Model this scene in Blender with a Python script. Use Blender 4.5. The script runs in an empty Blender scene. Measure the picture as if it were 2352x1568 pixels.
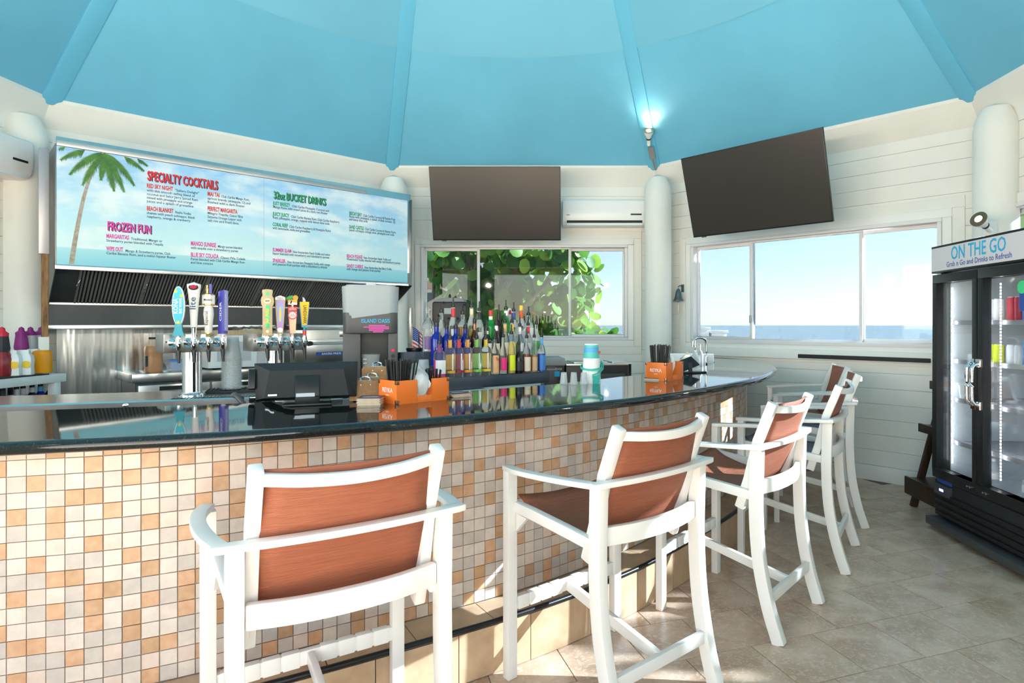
import bpy, bmesh, math, random
from mathutils import Matrix, Vector

# ------------------------------------------------------------------ camera, world, sun, exposure
S = bpy.context.scene
COL = S.collection
FPX, CX, CY, CAMH = 1435.0, 1308.0, 745.0, 1.444     # focal length, principal point (2352x1568 frame), eye height

cam_d = bpy.data.cameras.new('camera'); cam = bpy.data.objects.new('camera', cam_d); COL.objects.link(cam)
cam.location = (0, 0, CAMH); cam.rotation_euler = (math.pi/2, 0, 0)
cam_d.sensor_width = 36; cam_d.lens = 36*FPX/2352
cam_d.shift_x = (1176-CX)/2352; cam_d.shift_y = (CY-784)/2352
cam_d.clip_start = .02; cam_d.clip_end = 5000
S.camera = cam

SUN_TRAVEL = Vector((-1, -.03, -.50)).normalized()
w = bpy.data.worlds.new('sky'); S.world = w; w.use_nodes = True
nt = w.node_tree; nt.nodes.clear()
sky = nt.nodes.new('ShaderNodeTexSky'); sky.sky_type = 'NISHITA'; sky.sun_disc = False
sky.sun_elevation = math.asin(-SUN_TRAVEL.z); sky.sun_rotation = math.atan2(-SUN_TRAVEL.x, -SUN_TRAVEL.y)
sky.air_density = 1.0; sky.dust_density = .25; sky.ozone_density = 1.0
bg = nt.nodes.new('ShaderNodeBackground'); bg.inputs['Strength'].default_value = .55
wo = nt.nodes.new('ShaderNodeOutputWorld')
hsv = nt.nodes.new('ShaderNodeHueSaturation'); hsv.inputs['Saturation'].default_value = .62
wbm = nt.nodes.new('ShaderNodeMixRGB'); wbm.blend_type = 'MULTIPLY'; wbm.inputs[0].default_value = 1; wbm.inputs[2].default_value = (1, .95, .88, 1)
nt.links.new(sky.outputs[0], hsv.inputs['Color']); nt.links.new(hsv.outputs[0], wbm.inputs[1]); nt.links.new(wbm.outputs[0], bg.inputs[0]); nt.links.new(bg.outputs[0], wo.inputs[0])

sd = bpy.data.lights.new('sun', 'SUN'); sd.energy = 36; sd.angle = math.radians(.6); sd.color = (1, .93, .84)
so = bpy.data.objects.new('sun', sd); COL.objects.link(so)
so.rotation_euler = SUN_TRAVEL.to_track_quat('-Z', 'Y').to_euler(); so.location = (12, -3, 8)

vs = S.view_settings
vs.view_transform = 'Standard'; vs.look = 'None'; vs.exposure = 1.17; vs.gamma = 1; vs.use_curve_mapping = False
random.seed(7)

# ------------------------------------------------------------------ materials
MATS = {}
def nodes(name):
    m = bpy.data.materials.new(name); m.use_nodes = True
    MATS[name] = m
    return m, m.node_tree, m.node_tree.nodes['Principled BSDF']
def coord(t, scale=(1,1,1), kind='Object'):
    tc = t.nodes.new('ShaderNodeTexCoord'); mp = t.nodes.new('ShaderNodeMapping')
    mp.inputs['Scale'].default_value = scale
    t.links.new(tc.outputs[kind], mp.inputs[0]); return mp.outputs[0]
def mat(name, col, rough=.5, metal=0, var=0, vscale=8, stretch=(1,1,1), col2=None, bump=0, bscale=None, spec=.5,
        trans=0, coat=0, emit=None, estr=0, ior=1.45, rnd=0, detail=4, contrast=None, sheen=0):
    m, t, b = nodes(name)
    b.inputs['Base Color'].default_value = (*col, 1); b.inputs['Roughness'].default_value = rough
    b.inputs['Metallic'].default_value = metal; b.inputs['IOR'].default_value = ior
    b.inputs['Specular IOR Level'].default_value = spec
    b.inputs['Transmission Weight'].default_value = trans; b.inputs['Coat Weight'].default_value = coat
    if emit: b.inputs['Emission Color'].default_value = (*emit, 1); b.inputs['Emission Strength'].default_value = estr
    if var or col2:
        c = coord(t, stretch); n = t.nodes.new('ShaderNodeTexNoise'); n.inputs['Scale'].default_value = vscale
        n.inputs['Detail'].default_value = detail; n.inputs['Roughness'].default_value = .6
        t.links.new(c, n.inputs['Vector'])
        if rnd:                                        # every copy samples its own place of the grain
            oi = t.nodes.new('ShaderNodeObjectInfo'); ml = t.nodes.new('ShaderNodeMath'); ml.operation = 'MULTIPLY'
            ml.inputs[1].default_value = 37
            n.noise_dimensions = '4D'; t.links.new(oi.outputs['Random'], ml.inputs[0]); t.links.new(ml.outputs[0], n.inputs['W'])
        r = t.nodes.new('ShaderNodeValToRGB')
        c2 = col2 or tuple(max(0, x*(1-var)) for x in col)
        lo, hi = contrast or (.35, .65)
        r.color_ramp.elements[0].position = lo; r.color_ramp.elements[1].position = hi
        r.color_ramp.elements[0].color = (*c2, 1); r.color_ramp.elements[1].color = (*col, 1)
        t.links.new(n.outputs['Fac'], r.inputs[0]); t.links.new(r.outputs[0], b.inputs['Base Color'])
    if bump:
        c = coord(t, stretch); n = t.nodes.new('ShaderNodeTexNoise'); n.inputs['Scale'].default_value = bscale or vscale
        n.inputs['Detail'].default_value = 3
        bp = t.nodes.new('ShaderNodeBump'); bp.inputs['Strength'].default_value = bump; bp.inputs['Distance'].default_value = .02
        t.links.new(c, n.inputs['Vector']); t.links.new(n.outputs['Fac'], bp.inputs['Height']); t.links.new(bp.outputs[0], b.inputs['Normal'])
    return m
def pane_mat(name, tint, gloss=.08):
    m, t, b = nodes(name); t.nodes.remove(b)
    tr = t.nodes.new('ShaderNodeBsdfTransparent'); tr.inputs[0].default_value = (*tint, 1)
    gl = t.nodes.new('ShaderNodeBsdfGlossy'); gl.inputs['Roughness'].default_value = .02
    mx = t.nodes.new('ShaderNodeMixShader'); lw = t.nodes.new('ShaderNodeLayerWeight'); lw.inputs[0].default_value = .5
    pw = t.nodes.new('ShaderNodeMath'); pw.operation = 'POWER'; pw.inputs[1].default_value = 4
    ma = t.nodes.new('ShaderNodeMath'); ma.operation = 'MULTIPLY_ADD'; ma.inputs[1].default_value = .7; ma.inputs[2].default_value = .035
    t.links.new(lw.outputs['Facing'], pw.inputs[0]); t.links.new(pw.outputs[0], ma.inputs[0])
    t.links.new(ma.outputs[0], mx.inputs[0]); t.links.new(tr.outputs[0], mx.inputs[1]); t.links.new(gl.outputs[0], mx.inputs[2])
    t.links.new(mx.outputs[0], t.nodes['Material Output'].inputs[0]); return m
def clear_mat(name, tint, gloss=.5, rough=.06):            # thin clear plastic: mostly see-through with a sheen
    m, t, b = nodes(name)
    b.inputs['Base Color'].default_value = (*tint, 1); b.inputs['Roughness'].default_value = rough
    tr = t.nodes.new('ShaderNodeBsdfTransparent'); tr.inputs[0].default_value = (*tint, 1)
    mx = t.nodes.new('ShaderNodeMixShader'); mx.inputs[0].default_value = gloss
    t.links.new(tr.outputs[0], mx.inputs[1]); t.links.new(b.outputs[0], mx.inputs[2])
    t.links.new(mx.outputs[0], t.nodes['Material Output'].inputs[0]); return m

mat('white_wall', (.84,.84,.80), .5, var=.04, vscale=3, bump=.02, bscale=40)
mat('white_gloss', (.86,.86,.85), .3)
mat('vinyl', (.78,.77,.79), .35)
mat('white_plastic', (.88,.89,.90), .25)
mat('ceiling_blue', (.165,.535,.77), .5, var=.10, vscale=.8)
mat('ceiling_rib', (.145,.52,.77), .5)
mat('ceiling_pale', (.19,.55,.765), .48, var=.06, vscale=.6)
mat('chair_white', (.86,.83,.79), .32, var=.03, vscale=5)
mat('sling', (.37,.118,.060), .55, col2=(.29,.088,.045), vscale=6, stretch=(1,18,40), bump=.25, bscale=10, detail=6)
mat('sling_sky_tint', (.13,.085,.12), .5, col2=(.09,.055,.085), vscale=6, stretch=(1,18,40))  # brown sling with the sky and sea reflection painted in as plum
mat('wrap', (.84,.82,.78), .4, bump=.1, bscale=30)
mat('granite', (.012,.016,.017), .045, col2=(.05,.055,.05), vscale=160, spec=.55, contrast=(.30,.42), coat=.25)
mat('grout', (.42,.33,.26), .8, var=.1, vscale=30)
mat('grout_dark', (.20,.15,.11), .85)
TAN = [('mosaic_tan', (.66,.40,.245), (.55,.31,.175)), ('mosaic_ochre', (.58,.355,.21), (.47,.275,.145)), ('mosaic_pink', (.71,.565,.48), (.63,.49,.41)),
       ('mosaic_pale', (.71,.61,.53), (.61,.52,.45)), ('mosaic_grey', (.58,.505,.445), (.50,.435,.385))]
for n_, a_, b_ in TAN: mat(n_, a_, .38, col2=b_, vscale=26, rnd=1, detail=6, bump=.08, bscale=30)
mat('step_tile', (.60,.42,.27), .42, col2=(.44,.29,.17), vscale=7, rnd=1, detail=6)
mat('black_trim', (.012,.012,.013), .3)
# floor tile: mottled travertine print, each tile with its own patch of it
m_, t_, b_ = nodes('floor_tile'); b_.inputs['Roughness'].default_value = .32
oi = t_.nodes.new('ShaderNodeObjectInfo'); c_ = coord(t_, (1,1,1), 'Object')
mlt = t_.nodes.new('ShaderNodeMath'); mlt.operation = 'MULTIPLY'; mlt.inputs[1].default_value = 51
t_.links.new(oi.outputs['Random'], mlt.inputs[0])
n1 = t_.nodes.new('ShaderNodeTexNoise'); n1.noise_dimensions = '4D'; n1.inputs['Scale'].default_value = 4.5; n1.inputs['Detail'].default_value = 6; n1.inputs['Distortion'].default_value = .8
n2 = t_.nodes.new('ShaderNodeTexNoise'); n2.noise_dimensions = '4D'; n2.inputs['Scale'].default_value = 38; n2.inputs['Detail'].default_value = 3; n2.inputs['Distortion'].default_value = 1.4
for n_ in (n1, n2): t_.links.new(c_, n_.inputs['Vector']); t_.links.new(mlt.outputs[0], n_.inputs['W'])
r1 = t_.nodes.new('ShaderNodeValToRGB'); r1.color_ramp.elements[0].position = .33; r1.color_ramp.elements[1].position = .66
r1.color_ramp.elements[0].color = (.42,.27,.175,1); r1.color_ramp.elements[1].color = (.66,.49,.36,1)
r2 = t_.nodes.new('ShaderNodeValToRGB'); r2.color_ramp.elements[0].position = .50; r2.color_ramp.elements[1].position = .62
r2.color_ramp.elements[0].color = (0,0,0,1); r2.color_ramp.elements[1].color = (.45,.45,.45,1)
mxc = t_.nodes.new('ShaderNodeMixRGB'); mxc.inputs[2].default_value = (.74,.63,.52,1)
t_.links.new(n1.outputs[0], r1.inputs[0]); t_.links.new(n2.outputs[0], r2.inputs[0])
t_.links.new(r2.outputs[0], mxc.inputs[0]); t_.links.new(r1.outputs[0], mxc.inputs[1]); t_.links.new(mxc.outputs[0], b_.inputs['Base Color'])

mat('steel', (.66,.67,.68), .24, 1, var=.15, vscale=3, stretch=(1,1,.2), bump=.12, bscale=2.2)
mat('steel_wall', (.90,.89,.88), .20, 1, bump=.9, bscale=1.6, stretch=(3.2,3.2,.35))
mat('steel_dark', (.22,.23,.24), .32, .9)
mat('steel_brushed', (.62,.60,.58), .3, 1)
mat('chrome', (.86,.86,.87), .05, 1)
mat('slat_metal', (.20,.21,.215), .45, .3)
mat('hood_panel', (.075,.088,.10), .35, .3, var=.3, vscale=2.5, stretch=(1,1,.3))
mat('gap_black', (.02,.02,.02), .7)  # flat near-black for filter backs, slots, pulls and holes
mat('black_plastic', (.012,.013,.015), .35)
mat('black_matte', (.018,.019,.021), .65)
mat('dark_grey', (.06,.062,.066), .4)
mat('rack_slate', (.045,.062,.085), .42)
mat('screen', (.040,.035,.032), .30, spec=.5)
mat('grey_box', (.33,.34,.35), .45)
mat('galv', (.5,.5,.5), .4, .8)
mat('orange_box', (.86,.19,.025), .4)
mat('copper', (.32,.16,.09), .35, .9)
mat('clipboard', (.40,.20,.085), .55, col2=(.31,.15,.06), vscale=60)
mat('coaster', (.74,.60,.46), .8, var=.1, vscale=40)
mat('coaster_print', (.12,.07,.10), .5)
mat('paper', (.90,.90,.90), .7)
mat('ink', (.02,.02,.025), .6)
mat('navy', (.05,.11,.20), .6)
mat('red_print', (.70,.03,.035), .5)
mat('pink_print', (.78,.07,.42), .5)
mat('green_print', (.02,.33,.12), .5)
mat('shadow_print', (.03,.03,.09), .6)
mat('white_print', (.90,.90,.90), .5)
mat('cyan_print', (.02,.40,.70), .5)
mat('blue_print', (.03,.08,.35), .5)
mat('gold', (.75,.50,.16), .25, .9)
mat('yellow_print', (.90,.58,.01), .4)
mat('teal', (.01,.33,.42), .35)
mat('aqua', (.02,.45,.62), .35)
mat('aqua_cup', (.10,.55,.52), .4)
mat('mint', (.05,.52,.45), .4)
mat('lavender', (.42,.40,.80), .35)
mat('indigo', (.06,.06,.42), .35)
mat('green_panel', (.05,.60,.24), .35)
mat('tan_wood', (.60,.46,.28), .5, col2=(.48,.35,.20), vscale=12, stretch=(6,6,1))
mat('pale_wood', (.80,.62,.40), .5)
mat('dark_wood', (.050,.026,.015), .42, col2=(.022,.012,.008), vscale=8, stretch=(5,5,.6))
mat('raw_wood', (.45,.24,.10), .7, col2=(.14,.07,.03), vscale=7, stretch=(5,5,.8))
mat('pewter', (.32,.33,.36), .35, .7)
mat('marble_handle', (.82,.80,.78), .25, var=.1, vscale=20)
mat('tin_grey', (.45,.44,.47), .35, .5)
mat('rainbow_blue', (.20,.45,.80), .4, col2=(.55,.25,.65), vscale=25)
mat('red_handle', (.75,.05,.06), .35)
mat('skin_orange', (.85,.42,.08), .4)
mat('leaf_green', (.10,.36,.08), .4)
mat('bell_metal', (.12,.16,.17), .4, .6)
mat('rope', (.80,.74,.64), .8)
mat('lamp_glow', (1,.9,.75), .4, emit=(1,.80,.55), estr=40)
mat('led', (1,1,1), .4, emit=(.92,.96,1), estr=9)
mat('fridge_liner', (.66,.70,.74), .35)
mat('blue_led', (.1,.1,1), .4, emit=(.15,.15,1), estr=6)
pane_mat('window_glass', (.352,.402,.452))
pane_mat('fridge_glass', (.93,.95,.96))
clear_mat('cup_clear', (.93,.95,.96), .24)
clear_mat('bag_clear', (.86,.88,.90), .45, .2)
clear_mat('frosted', (.42,.49,.54), .70, .35)
clear_mat('jug_pet', (.92,.88,.80), .14)
mat('glass_clear', (.96,.98,.98), .03, trans=.95, ior=1.22)
mat('glass_blue', (.012,.03,.42), .06, trans=.35)
mat('glass_green', (.02,.45,.06), .06, trans=.6)
mat('glass_brown', (.10,.03,.008), .08, trans=.4)
mat('glass_dark', (.015,.012,.012), .1, trans=.1)
mat('liq_amber', (.75,.28,.03), .08, trans=.45)
mat('liq_red', (.36,.02,.012), .08, trans=.3)
mat('liq_green', (.05,.62,.10), .08, trans=.4)
mat('liq_blue', (.012,.05,.60), .08, trans=.3)
mat('liq_mint', (.20,.75,.45), .08, trans=.5)
mat('liq_yellow', (.85,.62,.15), .08, trans=.5)
mat('liq_orange', (.90,.36,.01), .25)
mat('liq_juice', (.55,.20,.025), .3)
mat('liq_berry', (.30,.03,.04), .2)
mat('liq_pink', (.85,.02,.38), .2)
mat('liq_clear', (.88,.90,.90), .05, trans=.8)
for n_, c_ in dict(lab_orange=(.90,.38,.04), lab_red=(.72,.03,.06), lab_green=(.25,.62,.08), lab_yellow=(.92,.62,.05), lab_cream=(.82,.72,.55),
                   lab_peach=(.82,.45,.22), lab_pink=(.85,.03,.22), lab_lime=(.72,.82,.02), lab_black=(.03,.03,.04), lab_white=(.88,.87,.88),
                   lab_tan=(.62,.42,.24), lab_purple=(.20,.12,.30), lab_plum=(.28,.03,.22), lab_blue=(.05,.22,.62), lab_silver=(.55,.56,.60), lab_sky=(.10,.40,.75),
                   lab_redorange=(.85,.12,.02), lab_maroon=(.40,.02,.05), lab_amber=(.82,.42,.04)).items(): mat(n_, c_, .45)
mat('trunk', (.30,.22,.16), .85, var=.4, vscale=12, bump=.3, bscale=20)
m_, t_, b_ = nodes('leaf')
b_.inputs['Roughness'].default_value = .45
oi = t_.nodes.new('ShaderNodeObjectInfo'); gi = t_.nodes.new('ShaderNodeNewGeometry'); ad = t_.nodes.new('ShaderNodeMath'); ad.operation = 'ADD'
fr = t_.nodes.new('ShaderNodeMath'); fr.operation = 'FRACT'
t_.links.new(oi.outputs['Random'], ad.inputs[0]); t_.links.new(gi.outputs['Random Per Island'], ad.inputs[1]); t_.links.new(ad.outputs[0], fr.inputs[0])
rp = t_.nodes.new('ShaderNodeValToRGB'); rp.color_ramp.elements[0].color = (.05,.17,.035,1); rp.color_ramp.elements[1].color = (.40,.60,.06,1)
e_ = rp.color_ramp.elements.new(.55); e_.color = (.14,.35,.05,1)
t_.links.new(fr.outputs[0], rp.inputs[0]); t_.links.new(rp.outputs[0], b_.inputs['Base Color'])
tl = t_.nodes.new('ShaderNodeBsdfTranslucent'); t_.links.new(rp.outputs[0], tl.inputs[0])
mx = t_.nodes.new('ShaderNodeMixShader'); mx.inputs[0].default_value = .45
t_.links.new(b_.outputs[0], mx.inputs[1]); t_.links.new(tl.outputs[0], mx.inputs[2]); t_.links.new(mx.outputs[0], t_.nodes['Material Output'].inputs[0])
mat('sand', (.62,.52,.40), .9, var=.15, vscale=2)
mat('sea', (.21,.26,.27), .5, col2=(.28,.335,.345), vscale=.16, stretch=(1,1,1), spec=.25)
mat('stucco', (.78,.60,.48), .8, var=.06, vscale=4)
mat('house_trim', (.80,.76,.70), .6)
mat('house_roof', (.30,.22,.20), .7)
mat('house_window', (.10,.13,.15), .15)
# printed sky and sea of the menu board
m_, t_, b_ = nodes('menu_print'); b_.inputs['Roughness'].default_value = .3
tc = t_.nodes.new('ShaderNodeTexCoord'); sx = t_.nodes.new('ShaderNodeSeparateXYZ'); t_.links.new(tc.outputs['Object'], sx.inputs[0])
cmb = t_.nodes.new('ShaderNodeMapping'); cmb.inputs['Scale'].default_value = (1.3, 3.0, 3.0); t_.links.new(tc.outputs['Object'], cmb.inputs[0])
cn = t_.nodes.new('ShaderNodeTexNoise'); cn.inputs['Scale'].default_value = 1.5; cn.inputs['Detail'].default_value = 7; cn.inputs['Roughness'].default_value = .55
t_.links.new(cmb.outputs[0], cn.inputs['Vector'])
cr = t_.nodes.new('ShaderNodeValToRGB'); cr.color_ramp.elements[0].position = .46; cr.color_ramp.elements[1].position = .62
t_.links.new(cn.outputs[0], cr.inputs[0])
gr = t_.nodes.new('ShaderNodeValToRGB')
gr.color_ramp.elements[0].position = 0; gr.color_ramp.elements[0].color = (.24,.62,.78,1)
gr.color_ramp.elements[1].position = 1; gr.color_ramp.elements[1].color = (.30,.56,.86,1)
for p_, c_ in ((.145,(.38,.74,.84,1)), (.155,(.62,.86,.90,1)), (.45,(.50,.78,.92,1)), (.75,(.40,.68,.90,1))):
    e_ = gr.color_ramp.elements.new(p_); e_.color = c_
dv = t_.nodes.new('ShaderNodeMath'); dv.operation = 'DIVIDE'; dv.inputs[1].default_value = .87
t_.links.new(sx.outputs['Z'], dv.inputs[0]); t_.links.new(dv.outputs[0], gr.inputs[0])
gt = t_.nodes.new('ShaderNodeMath'); gt.operation = 'GREATER_THAN'; gt.inputs[1].default_value = .133; t_.links.new(sx.outputs['Z'], gt.inputs[0])
mm = t_.nodes.new('ShaderNodeMath'); mm.operation = 'MULTIPLY'; t_.links.new(cr.outputs[0], mm.inputs[0]); t_.links.new(gt.outputs[0], mm.inputs[1])
m8 = t_.nodes.new('ShaderNodeMath'); m8.operation = 'MULTIPLY'; m8.inputs[1].default_value = .75; t_.links.new(mm.outputs[0], m8.inputs[0])
mc = t_.nodes.new('ShaderNodeMixRGB'); mc.inputs[2].default_value = (.86,.92,.95,1)
t_.links.new(m8.outputs[0], mc.inputs[0]); t_.links.new(gr.outputs[0], mc.inputs[1]); t_.links.new(mc.outputs[0], b_.inputs['Base Color'])
mat('palm_leaf', (.10,.26,.04), .4, col2=(.03,.12,.03), vscale=14)
mat('palm_trunk', (.48,.44,.40), .5, col2=(.32,.27,.20), vscale=30)

# ------------------------------------------------------------------ helpers
def T(x=0, y=0, z=0, rz=0, rx=0, ry=0):
    M = Matrix.Translation((x, y, z))
    if rz: M = M @ Matrix.Rotation(rz, 4, 'Z')
    if ry: M = M @ Matrix.Rotation(ry, 4, 'Y')
    if rx: M = M @ Matrix.Rotation(rx, 4, 'X')
    return M
class MB:
    def __init__(s): s.v, s.f, s.m, s.s = [], [], [], []
    def add(s, vs, fs, M=None, mi=0, smooth=False):
        b = len(s.v)
        s.v += [tuple(M @ Vector(p)) for p in vs] if M is not None else [tuple(p) for p in vs]
        for f in fs: s.f.append(tuple(b+i for i in f)); s.m.append(mi); s.s.append(smooth)
        return s
    def box(s, x0, x1, y0, y1, z0, z1, M=None, mi=0):
        return s.add([(x0,y0,z0),(x1,y0,z0),(x1,y1,z0),(x0,y1,z0),(x0,y0,z1),(x1,y0,z1),(x1,y1,z1),(x0,y1,z1)],
                     [(3,2,1,0),(4,5,6,7),(0,1,5,4),(1,2,6,5),(2,3,7,6),(3,0,4,7)], M, mi)
    def prism(s, poly, z0, z1, M=None, mi=0, smooth=False):        # polygon in x,y (counter-clockwise), extruded in z
        n = len(poly)
        return s.add([(x,y,z0) for x,y in poly]+[(x,y,z1) for x,y in poly],
                     [tuple(range(n-1,-1,-1)), tuple(range(n,2*n))]+[(i,(i+1)%n,n+(i+1)%n,n+i) for i in range(n)], M, mi, smooth)
    def lathe(s, prof, n=20, M=None, mi=0, smooth=True, sx=1, sy=1, sq=0):
        vs, fs = [], []
        for r, z in prof:
            for i in range(n):
                a = 2*math.pi*(i+.5)/n; c, d = math.cos(a), math.sin(a)
                if sq: k = max(abs(c), abs(d)); q = 1+(1/k-1)*sq; c, d = c*q, d*q
                vs.append((r*sx*c, r*sy*d, z))
        for j in range(len(prof)-1):
            for i in range(n): fs.append((j*n+i, j*n+(i+1)%n, (j+1)*n+(i+1)%n, (j+1)*n+i))
        if prof[0][0] > 1e-6: fs.append(tuple(range(n-1,-1,-1)))
        if prof[-1][0] > 1e-6: fs.append(tuple((len(prof)-1)*n+i for i in range(n)))
        return s.add(vs, fs, M, mi, smooth)
    def sweep(s, pts, sec, M=None, mi=0, up=(0,0,1), smooth=False, closed=False, scale=None):
        # sec: closed list of (side, up) offsets carried along pts
        P = [Vector(p) for p in pts]; n = len(sec); vs, fs = [], []; up = Vector(up); m = len(P)
        for i, p in enumerate(P):
            if closed: d = P[(i+1)%m]-P[i-1]
            else: d = P[min(i+1, m-1)]-P[max(i-1, 0)]
            d.normalize(); side = d.cross(up)
            if side.length < 1e-4: side = d.cross(Vector((0,1,0)))
            side.normalize(); u2 = side.cross(d); k = scale[i] if scale else 1
            vs += [p+side*a*k+u2*b*k for a, b in sec]
        for i in range(m if closed else m-1):
            for j in range(n):
                a, b, c, d = i*n+j, i*n+(j+1)%n, ((i+1)%m)*n+(j+1)%n, ((i+1)%m)*n+j
                fs.append((a, b, c, d))
        if not closed: fs += [tuple(range(n-1,-1,-1)), tuple((m-1)*n+j for j in range(n))]
        return s.add(vs, fs, M, mi, smooth)
    def tube(s, pts, r, n=10, M=None, mi=0, closed=False, scale=None):
        return s.sweep(pts, [(r*math.cos(2*math.pi*i/n), r*math.sin(2*math.pi*i/n)) for i in range(n)], M, mi, smooth=True, closed=closed, scale=scale)
    def bar(s, pts, w, h, M=None, mi=0, up=(0,0,1), scale=None):
        return s.sweep(pts, [(-w/2,-h/2),(w/2,-h/2),(w/2,h/2),(-w/2,h/2)], M, mi, up, scale=scale)
    def grid(s, rows, M=None, mi=0, smooth=True, flip=False):
        n = len(rows[0]); vs = [p for r in rows for p in r]
        fs = []
        for i in range(len(rows)-1):
            for j in range(n-1):
                q = (i*n+j, i*n+j+1, (i+1)*n+j+1, (i+1)*n+j); fs.append(q[::-1] if flip else q)
        return s.add(vs, fs, M, mi, smooth)
    def mesh(s, name, mats, bevel=0, seg=2):
        me = bpy.data.meshes.new(name); me.from_pydata(s.v, [], s.f)
        for mt in ([mats] if isinstance(mats, str) else mats): me.materials.append(MATS[mt])
        me.polygons.foreach_set('material_index', s.m); me.polygons.foreach_set('use_smooth', s.s)
        if bevel:
            bm = bmesh.new(); bm.from_mesh(me); bmesh.ops.remove_doubles(bm, verts=bm.verts, dist=1e-5)
            bm.normal_update()
            ed = [e for e in bm.edges if len(e.link_faces) == 2 and e.calc_face_angle(0) > .5]
            bmesh.ops.bevel(bm, geom=ed, offset=bevel, segments=seg, profile=.6, affect='EDGES', clamp_overlap=True)
            bm.to_mesh(me); bm.free()
        me.update()
        if any(s.s) or bevel: me.set_sharp_from_angle(angle=math.radians(38))
        return me
    def build(s, name, mats, parent=None, bevel=0, seg=2, M=None):
        return link(name, s.mesh(name, mats, bevel, seg), parent, M)
def link(name, me, parent=None, M=None):
    o = bpy.data.objects.new(name, me); COL.objects.link(o)
    if parent is not None: o.parent = parent
    if M is not None: o.matrix_basis = M
    return o
def tag(o, label=None, cat=None, group=None, kind=None):
    if label: o['label'] = label
    if cat: o['category'] = cat
    if group: o['group'] = group
    if kind: o['kind'] = kind
    return o
def thing(name, label, cat, M=None, group=None, kind=None):
    o = bpy.data.objects.new(name, None); COL.objects.link(o); o.empty_display_size = .1
    if M is not None: o.matrix_basis = M
    return tag(o, label, cat, group, kind)
def copy_tree(o, parent=None):
    c = o.copy(); COL.objects.link(c); c.parent = parent
    for ch in [x for x in KIDS.get(o.name, [])] or list(o.children): copy_tree(ch, c)
    return c
KIDS = {}
_fc = {}
def text_mesh(s, size=1, bold=0, sx=1, align='LEFT', depth=0, shear=0, spacing=1):
    cu = bpy.data.curves.new('lettering', 'FONT'); cu.body = s; cu.size = size; cu.offset = bold*size; cu.align_x = align
    cu.resolution_u = 2; cu.extrude = depth; cu.shear = shear; cu.fill_mode = 'FRONT' if not depth else 'BOTH'; cu.space_character = spacing
    o = bpy.data.objects.new('lettering', cu); COL.objects.link(o)
    dg = bpy.context.evaluated_depsgraph_get(); me = bpy.data.meshes.new_from_object(o.evaluated_get(dg))
    bpy.data.objects.remove(o); bpy.data.curves.remove(cu)
    if sx != 1: me.transform(Matrix.Diagonal((sx, 1, 1, 1)))
    return me
def letters(mb, s, M, size, bold=0, sx=1, align='LEFT', mi=0, fit=None, shear=0, spacing=1):
    key = (s, size, bold, align, shear, spacing)
    if key not in _fc:
        me = text_mesh(s, size, bold, 1, align, shear=shear, spacing=spacing)
        _fc[key] = ([tuple(v.co) for v in me.vertices], [tuple(p.vertices) for p in me.polygons]); bpy.data.meshes.remove(me)
    vs, fs = _fc[key]
    w = max((p[0] for p in vs), default=1)-min((p[0] for p in vs), default=0)
    if fit: sx = fit/max(w, 1e-6)
    mb.add(vs, fs, M @ Matrix.Diagonal((sx, 1, 1, 1)), mi)
    return w*sx
UPRIGHT = Matrix.Rotation(math.pi/2, 4, 'X')               # text in x,y -> standing in x,z, read from -y

# pixel of the photograph -> point on a real plane
def ray(px, py): return Vector(((px-CX)/FPX, 1, (CY-py)/FPX))
EYE = Vector((0, 0, CAMH))
def onz(px, py, z): d = ray(px, py); return EYE+d*((z-CAMH)/d.z)
def ony(px, py, y): return EYE+ray(px, py)*y
def onx(px, py, x): d = ray(px, py); return EYE+d*(x/d.x)

# ------------------------------------------------------------------ room shell: an octagon under a pyramid ceiling
EDGE = [(1.01,7.43), (-2.11,7.43), (-4.33,5.21), (-4.33,2.10), (-2.11,-.12), (1.01,-.12), (3.30,2.15), (3.30,5.15)]   # ceiling edge, seen from inside right to left
ZE, ZF, APEX = CAMH+1.89, 3.10, Vector((-.53, 3.66, CAMH+1.89+4.2))
OUT = .12
def offset_poly(P, d):
    n = len(P); r = []
    for i in range(n):
        a, b, c = Vector(P[i-1]), Vector(P[i]), Vector(P[(i+1)%n])
        e1, e2 = (b-a).normalized(), (c-b).normalized()
        n1, n2 = Vector((e1.y,-e1.x)), Vector((e2.y,-e2.x))
        k = (n1+n2); k = k/(k.length_squared/2); r.append(tuple(b+k*d))
    return r
WALLC = offset_poly(EDGE, OUT)
class Frame:                                                   # u along the wall (right to left), v into the room, z up
    def __init__(s, a, b):
        s.a, s.b = Vector((*a, 0)), Vector((*b, 0)); s.len = (s.b-s.a).length
        s.u = (s.b-s.a).normalized(); s.v = Vector((0,0,1)).cross(s.u)
        s.M = Matrix(((s.u.x,s.v.x,0,s.a.x),(s.u.y,s.v.y,0,s.a.y),(0,0,1,0),(0,0,0,1)))
    def hit(s, px, py, v=0):
        d = ray(px, py); p0 = s.a+s.v*v; t = (p0-EYE).dot(s.v)/d.dot(s.v); p = EYE+d*t
        return (p-s.a).dot(s.u), p.z
    def at(s, u, v, z): return s.M @ Vector((u, v, z))
    def face(s, u, v, z, rx=0):                                 # local x right as seen, y into the wall, z up
        p = s.at(u, v, z); x, y = -s.u, -s.v
        return Matrix(((x.x,y.x,0,p.x),(x.y,y.y,0,p.y),(0,0,1,p.z),(0,0,0,1))) @ Matrix.Rotation(rx, 4, 'X')
    def text(s, u, v, z):                                       # matrix for lettering read from inside
        p = s.at(u, v, z); x = -s.u; n = s.v
        return Matrix(((x.x,0,n.x,p.x),(x.y,0,n.y,p.y),(0,1,0,p.z),(0,0,0,1)))
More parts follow.
